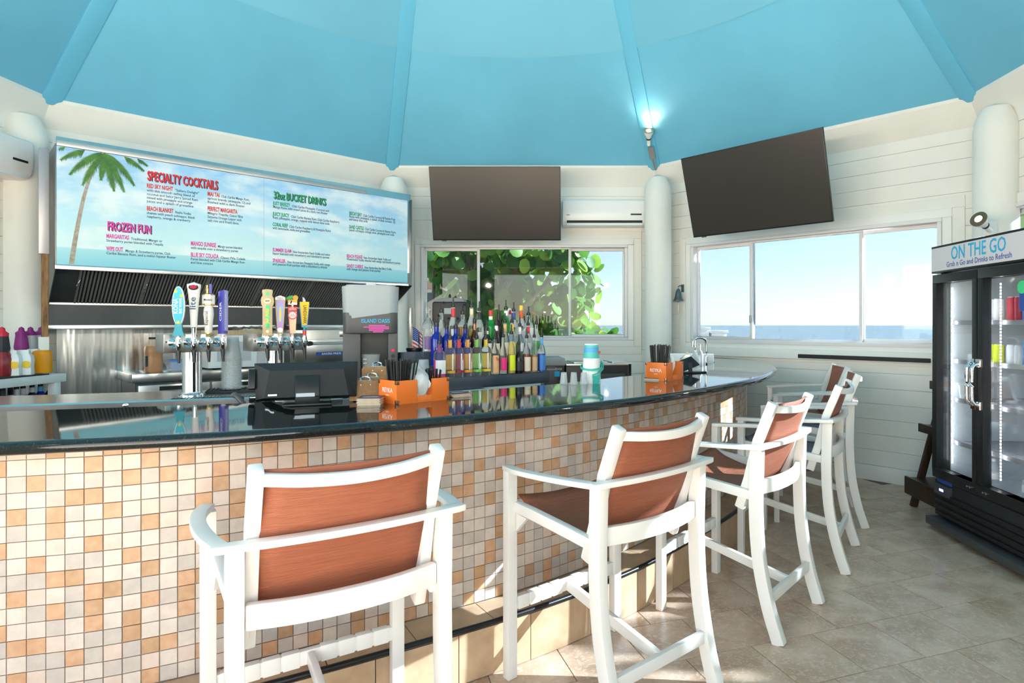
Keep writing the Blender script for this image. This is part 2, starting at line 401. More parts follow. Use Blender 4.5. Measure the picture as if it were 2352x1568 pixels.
FB, FL, FFL, FQ, FF, FP, FFR, FR = [Frame(WALLC[i], WALLC[(i+1)%8]) for i in range(8)]
# back, left (kitchen), far left, front left, front (doorway), front right, far right (fridge), right (sea)

def hole_rects(L, z0, z1, holes):
    r = []; x = 0
    for a, b, c, d in sorted(holes):
        if a > x: r.append((x, a, z0, z1))
        if c > z0: r.append((a, b, z0, c))
        if d < z1: r.append((a, b, d, z1))
        x = b
    if x < L: r.append((x, L, z0, z1))
    return r
def make_wall(name, F, holes=(), pitch=.1425, boards=True, label='', z0=0):
    root = MB()
    for a, b, c, d in hole_rects(F.len, z0, ZF+.03, holes): root.box(a-.06 if a == 0 else a, b+.06 if b == F.len else b, -.14, -.012, c, d+.25 if d > ZF else d)
    o = root.build(name, 'white_wall', M=F.M); tag(o, label, 'wall', kind='structure')
    if boards:
        z = z0; cache = {}
        while z < ZF+.02:
            h = min(pitch, ZF+.06-z); segs = [(.0, F.len)]
            for a, b, c, d in holes:
                if z+h > c+.002 and z < d-.002:
                    ns = []
                    for p, q in segs:
                        if b <= p or a >= q: ns.append((p, q)); continue
                        if a > p: ns.append((p, a))
                        if b < q: ns.append((b, q))
                    segs = ns
            for p, q in segs:
                if q-p < .03: continue
                k = (round(q-p, 3), round(h, 3))
                if k not in cache:
                    cache[k] = MB().add([(0,0,.0),(q-p,0,0),(q-p,0,h-.0035),(0,0,h-.0035),(0,-.014,0),(q-p,-.014,0),(q-p,-.014,h),(0,-.014,h)],
                                        [(0,3,2,1),(3,7,6,2),(0,1,5,4),(1,2,6,5),(3,0,4,7)]).mesh('board', 'white_wall')
                link('board', cache[k], o, T(p, 0, z))
            z += pitch
    return o

# floor with its tiles laid in running bond
fl = MB(); ctr = Vector((-.53, 3.66)); bigp = offset_poly(EDGE, .3)
fl.prism(bigp, -.12, -.012); floor = fl.build('floor', 'grout_dark'); tag(floor, 'beige mottled stone tile floor laid in running bond', 'floor', kind='structure')
ANG = math.radians(19.4); TS = .3325; ca, sa = math.cos(ANG), math.sin(ANG)
tile_me = MB().box(-TS/2+.0016, TS/2-.0016, -TS/2+.0016, TS/2-.0016, -.012, 0).mesh('floor_tile', 'floor_tile', bevel=.0012, seg=1)
def inside(p, P):
    n = len(P)
    for i in range(n):
        a, b = P[i], P[(i+1)%n]
        if (b[0]-a[0])*(p[1]-a[1])-(b[1]-a[1])*(p[0]-a[0]) < 0: return False
    return True
WP = WALLC
# joint measured at (1.286, 2.973)
tiles = []
for r in range(-30, 30):
    for c in range(-30, 30):
        u = (c+.5+(.5 if r % 2 else 0))*TS; v = (r+.5)*TS
        x, y = 1.286+u*ca-v*sa, 2.973+u*sa+v*ca
        if inside((x, y), offset_poly(EDGE, -.02)): tiles.append((x, y))
# ---- window openings (u from right to left on each wall)
def rect(F, pxs, pys, v=0):
    us = [F.hit(px, CY, v)[0] for px in pxs]
    zs = [F.hit(pxs[0], pys[0], v)[1], F.hit(pxs[0], pys[1], v)[1]]
    return min(us), max(us), min(zs), max(zs)
W1 = rect(FB, (968, 1441), (562, 781)); W2 = rect(FR, (1590, 2165), (561, 786))
print('W1', W1, 'W2', W2, 'lens', FB.len, FR.len, FFR.len)
W3 = (.25, FFR.len-.25, W2[2], W2[3]); W4 = (.35, FP.len-.35, .95, 2.75); W5 = (.35, FQ.len-.35, .95, 2.75); D1 = (.3, FF.len-.3, 0, 2.85)
back = make_wall('wall_back', FB, [W1], label='white shiplap back wall with the garden window')
left = make_wall('wall_left', FL, [], label='wall behind the steel kitchen line')
fleft = make_wall('wall_far_left', FFL, [], label='white shiplap wall with the split air conditioner')
right = make_wall('wall_right', FR, [W2], label='white shiplap wall with the ocean window')
fright = make_wall('wall_far_right', FFR, [W3], label='white shiplap wall behind the glass door fridge')
make_wall('wall_front_left', FQ, [W5], boards=False, label='white wall with a wide opening beside the doorway')
make_wall('wall_front', FF, [D1], boards=False, label='white wall with the wide open doorway')
make_wall('wall_front_right', FP, [], boards=False, label='plain white wall between the doorway and the fridge wall')

# slanted fascia between wall and ceiling
for i in range(8):
    a, b = EDGE[i], EDGE[(i+1)%8]; c, d = WALLC[i], WALLC[(i+1)%8]
    m = MB(); m.add([(*a,ZE),(*b,ZE),(*b,ZE-.03),(*a,ZE-.03),(*d,ZF-.0),(*c,ZF-.0),(*d,ZE+.05),(*c,ZE+.05)], [(0,1,2,3)[::-1],(3,2,4,5)[::-1]])
    tag(m.build('trim_%d' % (i+1), 'white_wall'), 'slanted white fascia board between wall and blue ceiling, segment %d' % (i+1), 'trim', kind='structure')
# ceiling
cm = MB()
for i in range(8):
    a, b = Vector((*EDGE[i], ZE)), Vector((*EDGE[(i+1)%8], ZE)); cm.add([a, b, APEX], [(0,1,2)])
ceil = cm.build('ceiling', 'ceiling_blue'); tag(ceil, 'turquoise pyramid ceiling over the whole bar', 'ceiling', kind='structure')
rf = MB(); up_ = Vector((0,0,.22)); EO = offset_poly(EDGE, .75)
for i in range(8):
    a, b = Vector((*EO[i], ZE-.62)), Vector((*EO[(i+1)%8], ZE-.62)); rf.add([a, b, APEX+up_], [(2,1,0)])
tag(rf.build('roof', 'house_roof'), 'pyramid roof shell over the bar pavilion', 'roof', kind='structure')
cap = MB()
for i in range(8):                                               # upper, paler lining inside a circle
    a, b = Vector((*EDGE[i], ZE)), Vector((*EDGE[(i+1)%8], ZE)); ring = []
    for k in range(13):
        e = a.lerp(b, k/12); t = .2227+.016*(k/6-1)**2
        ring.append(e.lerp(APEX, t)+Vector((0,0,-.012)))
    base = len(cap.v); cap.add(ring+[APEX-Vector((0,0,.012))], [(k, k+1, 13) for k in range(12)])
    cap.add(ring+[p+Vector((0,0,.012)) for p in ring], [(k+13, k+14, k+1, k) for k in range(12)])
cap.build('ceiling_lining', 'ceiling_pale', ceil)
for i in range(8):
    a = Vector((*EDGE[i], ZE)); d = (APEX-a).normalized(); side = Vector((-(APEX-a).y, (APEX-a).x, 0)).normalized(); nn = d.cross(side)
    if nn.z > 0: nn = -nn
    m = MB(); wd = .075
    q = [a-d*.05, APEX-d*.3]
    m.add([q[0]-side*wd+nn*-.03, q[0]+side*wd+nn*-.03, q[0]+side*wd+nn*.035, q[0]-side*wd+nn*.035, q[1]-side*wd+nn*-.03, q[1]+side*wd+nn*-.03, q[1]+side*wd+nn*.035, q[1]-side*wd+nn*.035],
          [(3,2,1,0),(4,5,6,7),(0,1,5,4),(1,2,6,5),(2,3,7,6),(3,0,4,7)])
    m.build('ceiling_rib', 'ceiling_rib', ceil, bevel=.012)

# corner columns
for (x, y), lab in zip([(1.02,7.2), (-2.03,7.22), (-4.42,5.06), (3.33,4.88)],
                       ['white round column beside the bell and the ocean window', 'white round column behind the menu board end', 'white round column between the kitchen hood and the wall air conditioner', 'white round column with a spot lamp above the fridge']):
    m = MB(); m.lathe([(.155,0),(.155,ZF-.14),(.14,ZF-.06),(.10,ZF+.03),(.03,ZF+.06)], 40, T(x, y, 0))
    tag(m.build('column', 'white_wall'), lab, 'column', kind='structure')

# windows: casing, frames, sashes, panes
def make_window(name, F, R, bars, label, casing=.075, tint='window_glass'):
    a, b, c, d = R
    root = thing(name, label, 'window', F.M, kind='structure')
    m = MB(); k = casing
    for x0, x1, y0, y1 in ((a-k,b+k,d,d+k), (a-k,b+k,c-k,c), (a-k,a,c,d), (b,b+k,c,d)): m.box(x0, x1, -.002, .022, y0, y1)
    m.build('casing', 'white_gloss', root, bevel=.004)
    m = MB(); j = .035
    for x0, x1, y0, y1 in ((a,b,d-j,d), (a,b,c,c+j), (a,a+j,c+j,d-j), (b-j,b,c+j,d-j)): m.box(x0, x1, -.12, .035, y0, y1)
    m.build('window_frame', 'vinyl', root, bevel=.004)
    xs = [a+j]+bars+[b-j]; s = .026
    for i in range(len(xs)-1):
        p, q = xs[i], xs[i+1]; mid = i == 1; y0, y1 = (-.045, -.015) if mid else (-.085, -.055)
        t = s*.7 if mid else s*1.35
        m = MB()
        for x0, x1, z0, z1 in ((p-s/2,q+s/2,d-j-t,d-j), (p-s/2,q+s/2,c+j,c+j+t), (p-s/2,p+s/2+.004,c+j+t,d-j-t), (q-s/2-.004,q+s/2,c+j+t,d-j-t)): m.box(x0, x1, y0, y1, z0, z1)
        sa_ = m.build('sash', 'vinyl', root, bevel=.003)
        MB().box(p+s/2, q-s/2, (y0+y1)/2-.002, (y0+y1)/2+.002, c+j+t, d-j-t).build('pane', tint, sa_)
        if mid:
            lt = MB(); lt.box(q-.006, q+.012, -.015, .0, (c+d)/2-.34, (c+d)/2-.26); lt.build('latch', 'pewter', sa_, bevel=.003)
    return root
def bars_of(F, pxs): return sorted(F.hit(px, CY)[0] for px in pxs)
win1 = make_window('window_1', FB, W1, bars_of(FB, (1098, 1309)), 'three-pane sliding window looking onto the leafy tree')
win2 = make_window('window_2', FR, W2, bars_of(FR, (1723, 1976)), 'three-pane sliding window looking onto the ocean')
win3 = make_window('window_3', FFR, W3, [W3[0]+(W3[1]-W3[0])*.25, W3[0]+(W3[1]-W3[0])*.75], 'three-pane sliding window behind the fridge')
# wide flat outer trim boards round the two windows
for nm, F, R, lab in (('trim_9', FB, W1, 'flat board trim round the garden window'), ('trim_10', FR, W2, 'flat board trim round the ocean window')):
    a, b, c, d = R; m = MB(); k0, k1 = .075, .17
    for x0, x1, y0, y1 in ((a-k1,b+k1,d+k0,d+k1), (a-k1,b+k1,c-k1,c-k0), (a-k1,a-k0,c-k0,d+k0), (b+k0,b+k1,c-k0,d+k0)): m.box(max(0,x0), min(F.len,x1), -.004, .012, y0, y1)
    tag(m.build(nm, 'white_wall', M=F.M, bevel=.002), lab, 'trim', kind='structure')
# baseboards, ledge and black bumper rail on the ocean wall
for nm, F in (('baseboard_right', FR), ('baseboard_far_right', FFR), ('baseboard_back', FB)):
    tag(MB().box(.0, F.len, 0, .018, 0, .14).build(nm, 'white_gloss', M=F.M, bevel=.004), nm.replace('_', ' ')+' board at the foot of the wall', 'trim', kind='structure')
zl = FR.hit(2100, 829)[1]
tag(MB().box(.02, FR.len-.1, 0, .05, zl-.02, zl+.075).build('trim_11', 'white_wall', M=FR.M, bevel=.004), 'white ledge board under the ocean window', 'trim', kind='structure')
u0, u1 = FR.hit(2142, 832)[0], FR.hit(1840, 832)[0]
tag(MB().box(u0, u1, .05, .075, zl-.008, zl+.03).build('bumper_rail', 'black_matte', M=FR.M, bevel=.003), 'black bumper rail on the ledge under the ocean window', 'rail')

# ------------------------------------------------------------------ the bar: curve, tiled front, step, stone counter
def spline(P, step=.04):
    P = [Vector(p) for p in P]; Q = [P[0]*2-P[1]]+P+[P[-1]*2-P[-2]]; out = []
    for i in range(1, len(Q)-2):
        a, b, c, d = Q[i-1], Q[i], Q[i+1], Q[i+2]; n = max(2, int((c-b).length/step))
        for k in range(n):
            t = k/n; out.append(.5*((2*b)+(c-a)*t+(2*a-5*b+4*c-d)*t*t+(3*b-a-3*c+d)*t**3))
    out.append(P[-1]); return out
class Curve:
    def __init__(s, P):
        s.p = spline(P); s.l = [0]
        for a, b in zip(s.p, s.p[1:]): s.l.append(s.l[-1]+(b-a).length)
        s.len = s.l[-1]
    def at(s, d):
        d = min(max(d, 0), s.len); lo, hi = 0, len(s.l)-1
        while hi-lo > 1:
            m = (lo+hi)//2
            if s.l[m] <= d: lo = m
            else: hi = m
        a, b = s.p[lo], s.p[hi]; t = (d-s.l[lo])/max(1e-9, s.l[hi]-s.l[lo])
        lo2, hi2 = max(0, lo-2), min(len(s.p)-1, hi+2); tg = (s.p[hi2]-s.p[lo2]).normalized()
        return a.lerp(b, t), tg
    def near(s, p):
        p = Vector(p[:2]); i = min(range(len(s.p)), key=lambda k: (s.p[k]-p).length_squared); return s.l[i]
WALLCURVE = Curve([(-3.72,1.47),(-3.3,1.57),(-2.5,1.77),(-1.814,1.99),(-1.367,2.16),(-.40,2.76),(.107,3.185),(.475,3.60),(.95,4.24),(1.36,4.95),(1.62,5.75),(1.69,6.35),(1.68,6.86)])
TOPCURVE = Curve([(-3.62,1.37),(-3.2,1.47),(-2.4,1.67),(-1.72,1.887),(-1.163,2.065),(-.784,2.26),(-.426,2.465),(.42,3.141),(1.04,3.88),(1.36,4.36),(1.68,5.06),(1.84,5.66),(1.86,6.05),(1.76,6.50),(1.68,6.86)])
ZT = 1.085
def ribbon(curve, sec, s0, s1, step=.05):
    """sec: closed polygon of (outward offset, z); returns MB"""
    m = MB(); n = max(2, int((s1-s0)/step)); vs = []
    for i in range(n+1):
        s = s0+(s1-s0)*i/n; p, t = curve.at(s); o = Vector((t.y, -t.x)); q = sec(s) if callable(sec) else sec
        k = len(q); vs += [(p.x+o.x*a, p.y+o.y*a, z) for a, z in q]
    fs = [(i*k+j, i*k+(j+1)%k, (i+1)*k+(j+1)%k, (i+1)*k+j) for i in range(n) for j in range(k)]
    fs += [tuple(range(k-1,-1,-1)), tuple(n*k+j for j in range(k))]
    return m.add(vs, fs, smooth=True)
bar = thing('tiled_bar', 'curved bar front faced with small beige and tan mosaic tiles above a tiled step', 'bar')
ribbon(WALLCURVE, [(-.10,.0),(-.003,0),(-.003,ZT-.043),(-.10,ZT-.043)], 0, WALLCURVE.len-.02).build('core', 'grout', bar)
PIT = .0525; rows = int((ZT-.05-.22)/PIT)+1; ncol = int((WALLCURVE.len-.03)/PIT)
rt = random.Random(3)
tile_m = [MB().box(-PIT/2+.0013, PIT/2-.0013, -.004, .004, .0013, PIT-.0013).mesh('mosaic_tile', n_[0], bevel=.0008, seg=1) for n_ in TAN]
cells = []
for c in range(ncol):
    p, t = WALLCURVE.at((c+.5)*PIT); th = math.atan2(t.y, t.x)
    for r in range(rows):
        z = .222+r*PIT; h = min(PIT, ZT-.043-z)
        # diagonal runs of tan among pale tiles
        tan = ((c*1+r*2) % 5 in (0,) or (c+2*r) % 5 == 2 and rt.random() < .32) ^ (rt.random() < .10)
        mi = (0 if rt.random() < .6 else 1) if tan else rt.choice((2,3,3,3,4,4))
        px = CX+FPX*p.x/p.y; py = CY+FPX*(CAMH-z)/p.y
        vis = -30 < px < 1750 and py < 1590 and h > PIT*.6
        cells.append((0 if vis else 1, p.length, p, th, z, mi, h))
cells.sort(key=lambda q: (q[0], q[1]))
for v_, d_, p, th, z, mi, h in cells[:300]: link('mosaic_tile', tile_m[mi], bar, T(p.x, p.y, z, th))
m = MB()
for v_, d_, p, th, z, mi, h in cells[300:]:
    if h > .012: m.box(-PIT/2+.0013, PIT/2-.0013, -.004, .004, .0013, h-.0013, T(p.x, p.y, z, th), mi)
tag(m.build('mosaic_tiles', [n_[0] for n_ in TAN], bar), kind='stuff')
# step with its tiles
STEPD, STEPZ = .195, .22
step = ribbon(WALLCURVE, [(-.02,.0),(STEPD-.012,0),(STEPD-.012,STEPZ-.012),(-.02,STEPZ-.012)], 0, WALLCURVE.len-.55).build('step', 'grout_dark', bar)
L = WALLCURVE.len-.56; d = 0; SW = .325
while d < L:
    e = min(L, d+SW); 
    ribbon(WALLCURVE, [(.006,STEPZ-.014),(STEPD-.014,STEPZ-.014),(STEPD-.014,STEPZ),(.006,STEPZ)], d+.002, e-.002, .08).build('step_tile', 'step_tile', step)
    ribbon(WALLCURVE, [(STEPD-.014,.003),(STEPD,.003),(STEPD,STEPZ-.020),(STEPD-.014,STEPZ-.020)], max(0,d-.16)+.002, max(.01,e-.16)-.002, .08).build('riser_tile', 'step_tile', step)
    d = e
m = MB(); pts = []
for i in range(int(L/.05)+1):
    p, t = WALLCURVE.at(i*.05); pts.append((p.x+t.y*(STEPD-.004), p.y-t.x*(STEPD-.004), STEPZ-.006))
m.tube(pts, .0125, 10); m.build('edge_trim', 'black_trim', bar)

# stone counter in three slabs
S_T0, S_T1 = TOPCURVE.near(onz(560, 992, ZT)), TOPCURVE.near(onz(700, 982, ZT))
def tilt(s): return min(1, max(0, (S_T1-s)/(S_T1-S_T0)))
def topw(s):
    f = s/TOPCURVE.len; return .80-.215*tilt(s) if f < .62 else max(.42, .80-(f-.62)*1.15)
def topsec(s):                                                   # the slab by the taps rises a little towards the bartender
    w_ = topw(s); z = ZT; g = tilt(s)*.053; e = z+g*w_
    return [(-w_,e-.042),(-.02,z-.042),(-.008,z-.038),(-.001,z-.028),(0,z-.02),(-.002,z-.012),(-.008,z-.004),(-.02,z-.0003),(-.024,z+g*.004),(-.030,z+g*.010),(-w_+.01,z+g*(w_-.03)),(-w_,z+g*(w_-.02))]
counter = thing('bar_counter', 'long curved black granite bar top with a polished bullnose edge', 'countertop')
s1, s2 = TOPCURVE.near(onz(880, 969, ZT)), TOPCURVE.near(onz(1405, 918, ZT)); SL = TOPCURVE.len-.05
for a, b in ((0, s2-.0008), (s2+.0008, SL)): ribbon(TOPCURVE, topsec, a, b, .03).build('slab', 'granite', counter)
# service station behind the bar
ZS = 1.03
su = thing('service_station', 'stainless service station behind the bar under the bottle rack', 'counter')
sS, sE = TOPCURVE.near(onz(705, 982, ZT)), TOPCURVE.near((.42,3.141))-.1
ribbon(TOPCURVE, [(-2.08,.02),(-1.34,.02),(-1.34,ZS-.03),(-2.08,ZS-.03)], sS, sE, .1).build('cabinet', 'steel_dark', su)
ribbon(TOPCURVE, [(-2.10,ZS-.03),(-1.31,ZS-.03),(-1.305,ZS-.025),(-1.305,ZS-.005),(-1.31,ZS),(-2.10,ZS)], sS, sE, .06).build('steel_top', 'steel_brushed', su)
# kegerator with the taps, its rolled lip facing the bartender's aisle
kA, kB = onz(0, 931, ZS+.015), onz(572, 912, ZS+.015); kd = (kB-kA).normalized(); KA = math.atan2(kd.y, kd.x); KM = T(kB.x, kB.y, 0, KA)
print('keg', kA, kB, math.degrees(KA))
drip = thing('steel_bar_top', 'long stainless beer cooler top with a rolled front lip and lock', 'counter', KM)
m = MB(); KX0 = -1.72; sec = [(.66,ZS-.03),(.66,ZS),(.05,ZS),(.022,ZS+.012),(.008,ZS+.016),(0,ZS+.008),(0,ZS-.024),(.02,ZS-.03)]
n = len(sec); m.add([(KX0,y,z) for y, z in sec]+[(0,y,z) for y, z in sec], [(i,(i+1)%n,n+(i+1)%n,n+i)[::-1] for i in range(n)]+[tuple(range(n)), tuple(range(2*n-1,n-1,-1))]); m.build('steel_top', 'steel', drip)
MB().box(KX0+.01, -.01, .04, .64, .03, ZS-.03).build('cabinet', 'steel_dark', drip)
for i in range(3): dk = MB().box(KX0+.03+i*.56, KX0+.56+i*.56, .025, .04, .10, ZS-.06).build('cooler_door', 'steel', drip, bevel=.004); MB().tube([(KX0+.10+i*.56,.012,.85),(KX0+.30+i*.56,.012,.85)], .008, 8).build('handle', 'steel_brushed', dk)
pl = KM.inverted() @ onz(259, 938, ZS); 
MB().lathe([(.0,0),(.013,0),(.013,.004),(.008,.007),(.0,.007)], 16, T(pl.x, 0, ZS-.008, 0, math.pi/2)).build('lock', 'chrome', drip)

# guests' side of the floor and the aisle behind get tiles; none under the bar body
def bar_side(x, y):
    s = WALLCURVE.near((x, y)); p, t = WALLCURVE.at(s); return (Vector((x, y))-p).dot(Vector((t.y, -t.x)))
for x, y in tiles:
    q = bar_side(x, y)
    if q > -.02 and not (x < -2.6 and y > 3.5): link('floor_tile', tile_me, floor, T(x, y, 0, ANG+math.pi/2*random.randrange(4)))
for x, y in tiles:
    if bar_side(x, y) <= -.02 and (y > 4.6 or x > .2): link('floor_tile', tile_me, floor, T(x, y, 0, ANG))

# ------------------------------------------------------------------ bar stools
def curve3(pts, n=10):
    P = [Vector(p) for p in pts]; Q = [P[0]*2-P[1]]+P+[P[-1]*2-P[-2]]; out = []
    for i in range(1, len(Q)-2):
        a, b, c, d = Q[i-1], Q[i], Q[i+1], Q[i+2]
        for k in range(n):
            t = k/n; out.append(.5*((2*b)+(c-a)*t+(2*a-5*b+4*c-d)*t*t+(3*b-a-3*c+d)*t**3))
    return out+[P[-1]]
def make_stool(seat_mat):
    r = thing('bar_stool', 'white framed bar stool', 'bar stool')
    WH = 'chair_white'
    for s in (-1, 1):
        MB().bar([(s*.306,.512,0),(s*.306,.512,.850)], .046, .038, up=(0,1,0)).build('front_leg', WH, r, bevel=.004)
        pts = curve3([(s*.270,-.085,0),(s*.275,-.035,.16),(s*.280,.005,.36),(s*.282,.020,.58),(s*.282,.016,.80),(s*.282,.014,.876)], 6)
        MB().sweep(pts, [(-.028,-.021),(.028,-.021),(.028,.021),(-.028,.021)], up=(1,0,0)).build('rear_leg', WH, r, bevel=.004)
        # reclined back post
        MB().bar([(s*.240,.118,.575),(s*.240,.072,.72),(s*.240,.028,.90),(s*.240,-.045,1.085)], .036, .046, up=(0,1,0)).build('back_post', WH, r, bevel=.007)
        MB().bar([(s*.282,.508,.700),(s*.276,.40,.690),(s*.268,.20,.668),(s*.262,.03,.648)], .032, .044).build('seat_rail', WH, r, bevel=.005)
        MB().add([(s*.284-.008,.490,.675),(s*.284-.008,.42,.668),(s*.284-.008,.490,.60),(s*.284+.008,.490,.675),(s*.284+.008,.42,.668),(s*.284+.008,.490,.60)],
                 [(0,1,2),(5,4,3),(0,3,4,1),(1,4,5,2),(2,5,3,0)]).build('bracket', WH, r)
    # arms: bowed side arms meeting a straight rail behind the back in sharp corners
    MB().bar([(-.336,-.004,.886)]+curve3([(-.312,-.012,.886),(-.15,-.034,.886),(0,-.041,.886),(.15,-.034,.886),(.312,-.012,.886)], 5)+[(.336,-.004,.886)], .040, .020).build('arm_rail', WH, r, bevel=.004)
    for s in (-1, 1):
        pts = curve3([(s*.314,-.014,.885),(s*.337,.12,.880),(s*.346,.28,.872),(s*.335,.43,.863),(s*.306,.536,.858)], 6)
        MB().bar(pts, .042, .020).build('arm', WH, r, bevel=.004)
    MB().bar(curve3([(-.256,.020,.690),(-.13,-.012,.690),(0,-.022,.690),(.13,-.012,.690),(.256,.020,.690)], 5), .026, .068).build('rear_apron', WH, r, bevel=.006)
    MB().bar(curve3([(-.226,-.040,1.052),(-.12,-.074,1.043),(0,-.086,1.039),(.12,-.074,1.043),(.226,-.040,1.052)], 6), .024, .034).build('top_rail', WH, r, bevel=.006)
    MB().bar([(-.285,.512,.300),(.285,.512,.300)], .024, .050).build('front_stretcher', WH, r, bevel=.004)
    MB().bar([(-.258,-.030,.185),(.258,-.030,.185)], .024, .048).build('rear_stretcher', WH, r, bevel=.004)
    MB().bar([(0,.50,.300),(0,-.022,.188)], .024, .044).build('middle_stretcher', WH, r, bevel=.004)
    for i in range(9):
        x = -.245+i*.0612
        if abs(x) > .018: MB().bar([(x-.027,.512,.300),(x+.027,.512,.300)], .029, .055).build('wrap_band', 'wrap', r, bevel=.003)
    # slings
    rows_ = []
    for i in range(13):                                            # back sling bottom to top
        k = i/12; z = .665+k*.41; yb = .118+(z-.575)/.51*(-.163)+.012-.02*math.sin(math.pi*k)
        row = []
        for j in range(9):
            q = j/8*2-1; row.append((q*.226, yb-.030*(1-q*q)*(k if k > .25 else .25), z-.004*(1-q*q)))
        rows_.append(row)
    bk = MB().grid(rows_, flip=True).mesh('back_sling', 'sling')
    o = link('back_sling', bk, r); sm = o.modifiers.new('thickness', 'SOLIDIFY'); sm.thickness = .005; sm.offset = 0
    rows_ = []
    for i in range(13):
        k = i/12; y = .085+k*.425; z = .662+.062*k-.030*math.sin(math.pi*k)+(.018*(k-.85)/.15 if k > .85 else 0)
        rows_.append([((j/8*2-1)*(.238+.026*k), y, z-.022*(1-(j/8*2-1)**2)) for j in range(9)])
    o = link('seat_sling', MB().grid(rows_).mesh('seat_sling', seat_mat), r); sm = o.modifiers.new('thickness', 'SOLIDIFY'); sm.thickness = .005; sm.offset = 0
    return r
stool0 = make_stool('sling')
bpy.context.view_layer.update()
def place(root, x, y, face, label, group=None):
    root.location = (x, y, 0); root.rotation_euler = (0, 0, math.atan2(face[1], face[0])-math.pi/2); root['label'] = label
    if group: root['group'] = group
G = 'stools along the bar'
spots = [(-.612,1.738,(-.56,.83),'white bar stool with brown sling, first of the row, farthest from the ocean window'),
         (.325,2.375,(-.66,.75),'white bar stool with brown sling, second in the row counting towards the ocean window'),
         (1.055,3.083,(-.77,.635),'white bar stool with sunlit brown sling, third in the row counting towards the ocean window'),
         (1.665,3.895,(-.866,.50),'white bar stool with sky-tinted brown seat, fourth in the row counting towards the ocean window'),
         (2.10,4.72,(-.955,.30),'white bar stool with sky-tinted brown seat, fifth in the row counting towards the ocean window'),
         (2.34,5.50,(-.985,.17),'white bar stool with brown sling nearest the ocean window, last in the row')]
first = True; stools = []
for x, y, f, lab in spots:
    o = stool0 if first else copy_tree(stool0); first = False
    place(o, x, y, f, lab, G); stools.append(o)
bpy.context.view_layer.update()
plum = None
for o in stools[3:5]:                                              # sky reflection painted as plum on two brown seats
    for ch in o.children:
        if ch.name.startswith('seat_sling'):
            if plum is None: plum = ch.data.copy(); plum.materials[0] = MATS['sling_sky_tint']
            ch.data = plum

# ------------------------------------------------------------------ wall-hung things
def make_tv(M, label):
    r = thing('television', label, 'television', M, 'flat televisions above the windows')
    W, H = 1.45, .815
    MB().box(-W/2, W/2, 0, .03, 0, H).build('bezel', 'black_plastic', r, bevel=.004)
    MB().box(-W/2+.008, W/2-.008, -.0015, .002, .014, H-.008).build('screen', 'screen', r)
    MB().box(-.42, .42, .03, .055, .08, H-.2).build('rear_housing', 'black_matte', r, bevel=.008)
    MB().box(-W/2+.10, -W/2+.15, -.003, .01, -.008, .004).build('sensor', 'dark_grey', r)
    m = MB(); m.box(-.2, .2, .055, .075, .25, .55); m.build('mount_plate', 'black_matte', r)
    return r
bl, br = ony(995, 552, 7.10), ony(1288, 553, 7.10)
make_tv(T((bl.x+br.x)/2, 7.10, bl.z, rx=math.radians(16.5)), 'flat black television above the garden window, tilted down')
def best_v(F, a, b, W):
    return min([i*.005 for i in range(0, 240)], key=lambda v: abs(abs(F.hit(*a, v)[0]-F.hit(*b, v)[0])-W))
vb = best_v(FR, (1593,545), (1914,510), 1.45); vt = best_v(FR, (1562,372), (1887,302), 1.45)
ua, za = FR.hit(1593, 545, vb); ub, zb = FR.hit(1914, 510, vb); uc, zc = FR.hit(1562, 372, vt)
print('tv right', vb, vt, za, zb, zc)
vb = max(vb, .12)
make_tv(FR.face((ua+ub)/2, vb, (za+zb)/2, math.radians(16.5)), 'flat black television above the ocean window, tilted down')
# mounts reach the walls
tag(MB().tube([ony(1141, 470, 7.02)+Vector((0,.10,0)), ony(1141, 470, 7.02)+Vector((0,.52,0))], .03).build('mount_arm', 'black_matte'), 'black arm holding the television over the garden window', 'bracket')

def make_ac(M, label, disp=True):
    r = thing('air_conditioner', label, 'air conditioner', M, 'wall-mounted split air conditioners')
    W = .99
    prof = [(0,0),(-.10,.0),(-.150,.012),(-.185,.045),(-.200,.10),(-.205,.24),(-.195,.295),(-.16,.315),(0,.318)]   # (y,z)
    n = len(prof); m = MB()
    for x0, x1 in ((-W/2, W/2),):
        vs = [(x0, y, z) for y, z in prof]+[(x1, y, z) for y, z in prof]
        fs = [(i, n+i, n+i+1, i+1) for i in range(n-1)]+[tuple(range(n)), tuple(range(2*n-1, n-1, -1)), (0, n-1, 2*n-1, n)]
        m.add(vs, [f[::-1] for f in fs])
    m.build('housing', 'white_plastic', r, bevel=.010, seg=3)
    if disp: MB().box(-W/2+.05, W/2-.05, -.190, -.165, .035, .068).build('outlet', 'black_matte', r)
    lo = MB(); lo.add([(-W/2+.05,-.197,.022),(W/2-.05,-.197,.022),(W/2-.05,-.182,.066),(-W/2+.05,-.182,.066),(-W/2+.05,-.190,.022),(W/2-.05,-.190,.022),(W/2-.05,-.176,.066),(-W/2+.05,-.176,.066)],
           [(0,1,2,3),(7,6,5,4),(0,4,5,1),(2,6,7,3)], T(0,.004,-.018)); lo.build('louver', 'white_plastic', r)
    d = MB(); d.box(W/2-.19, W/2-.06, -.2085, -.202, .122, .140); dd = d.build('display', 'black_plastic', r, bevel=.006)
    if disp:
        t = MB(); t.box(-W/2+.045, -W/2+.085, -.2055, -.203, .122, .128); t.build('badge', 'dark_grey', r)
    return r
u0, z0 = FB.hit(1388, 520, .13); make_ac(FB.face(u0, .0, z0), 'white wall air conditioner between the television and the corner column')
u1, z1 = FFL.hit(78, 410, .22); make_ac(FFL.face(u1+.495, .02, z1-.02), 'white wall air conditioner beside the kitchen hood', False)

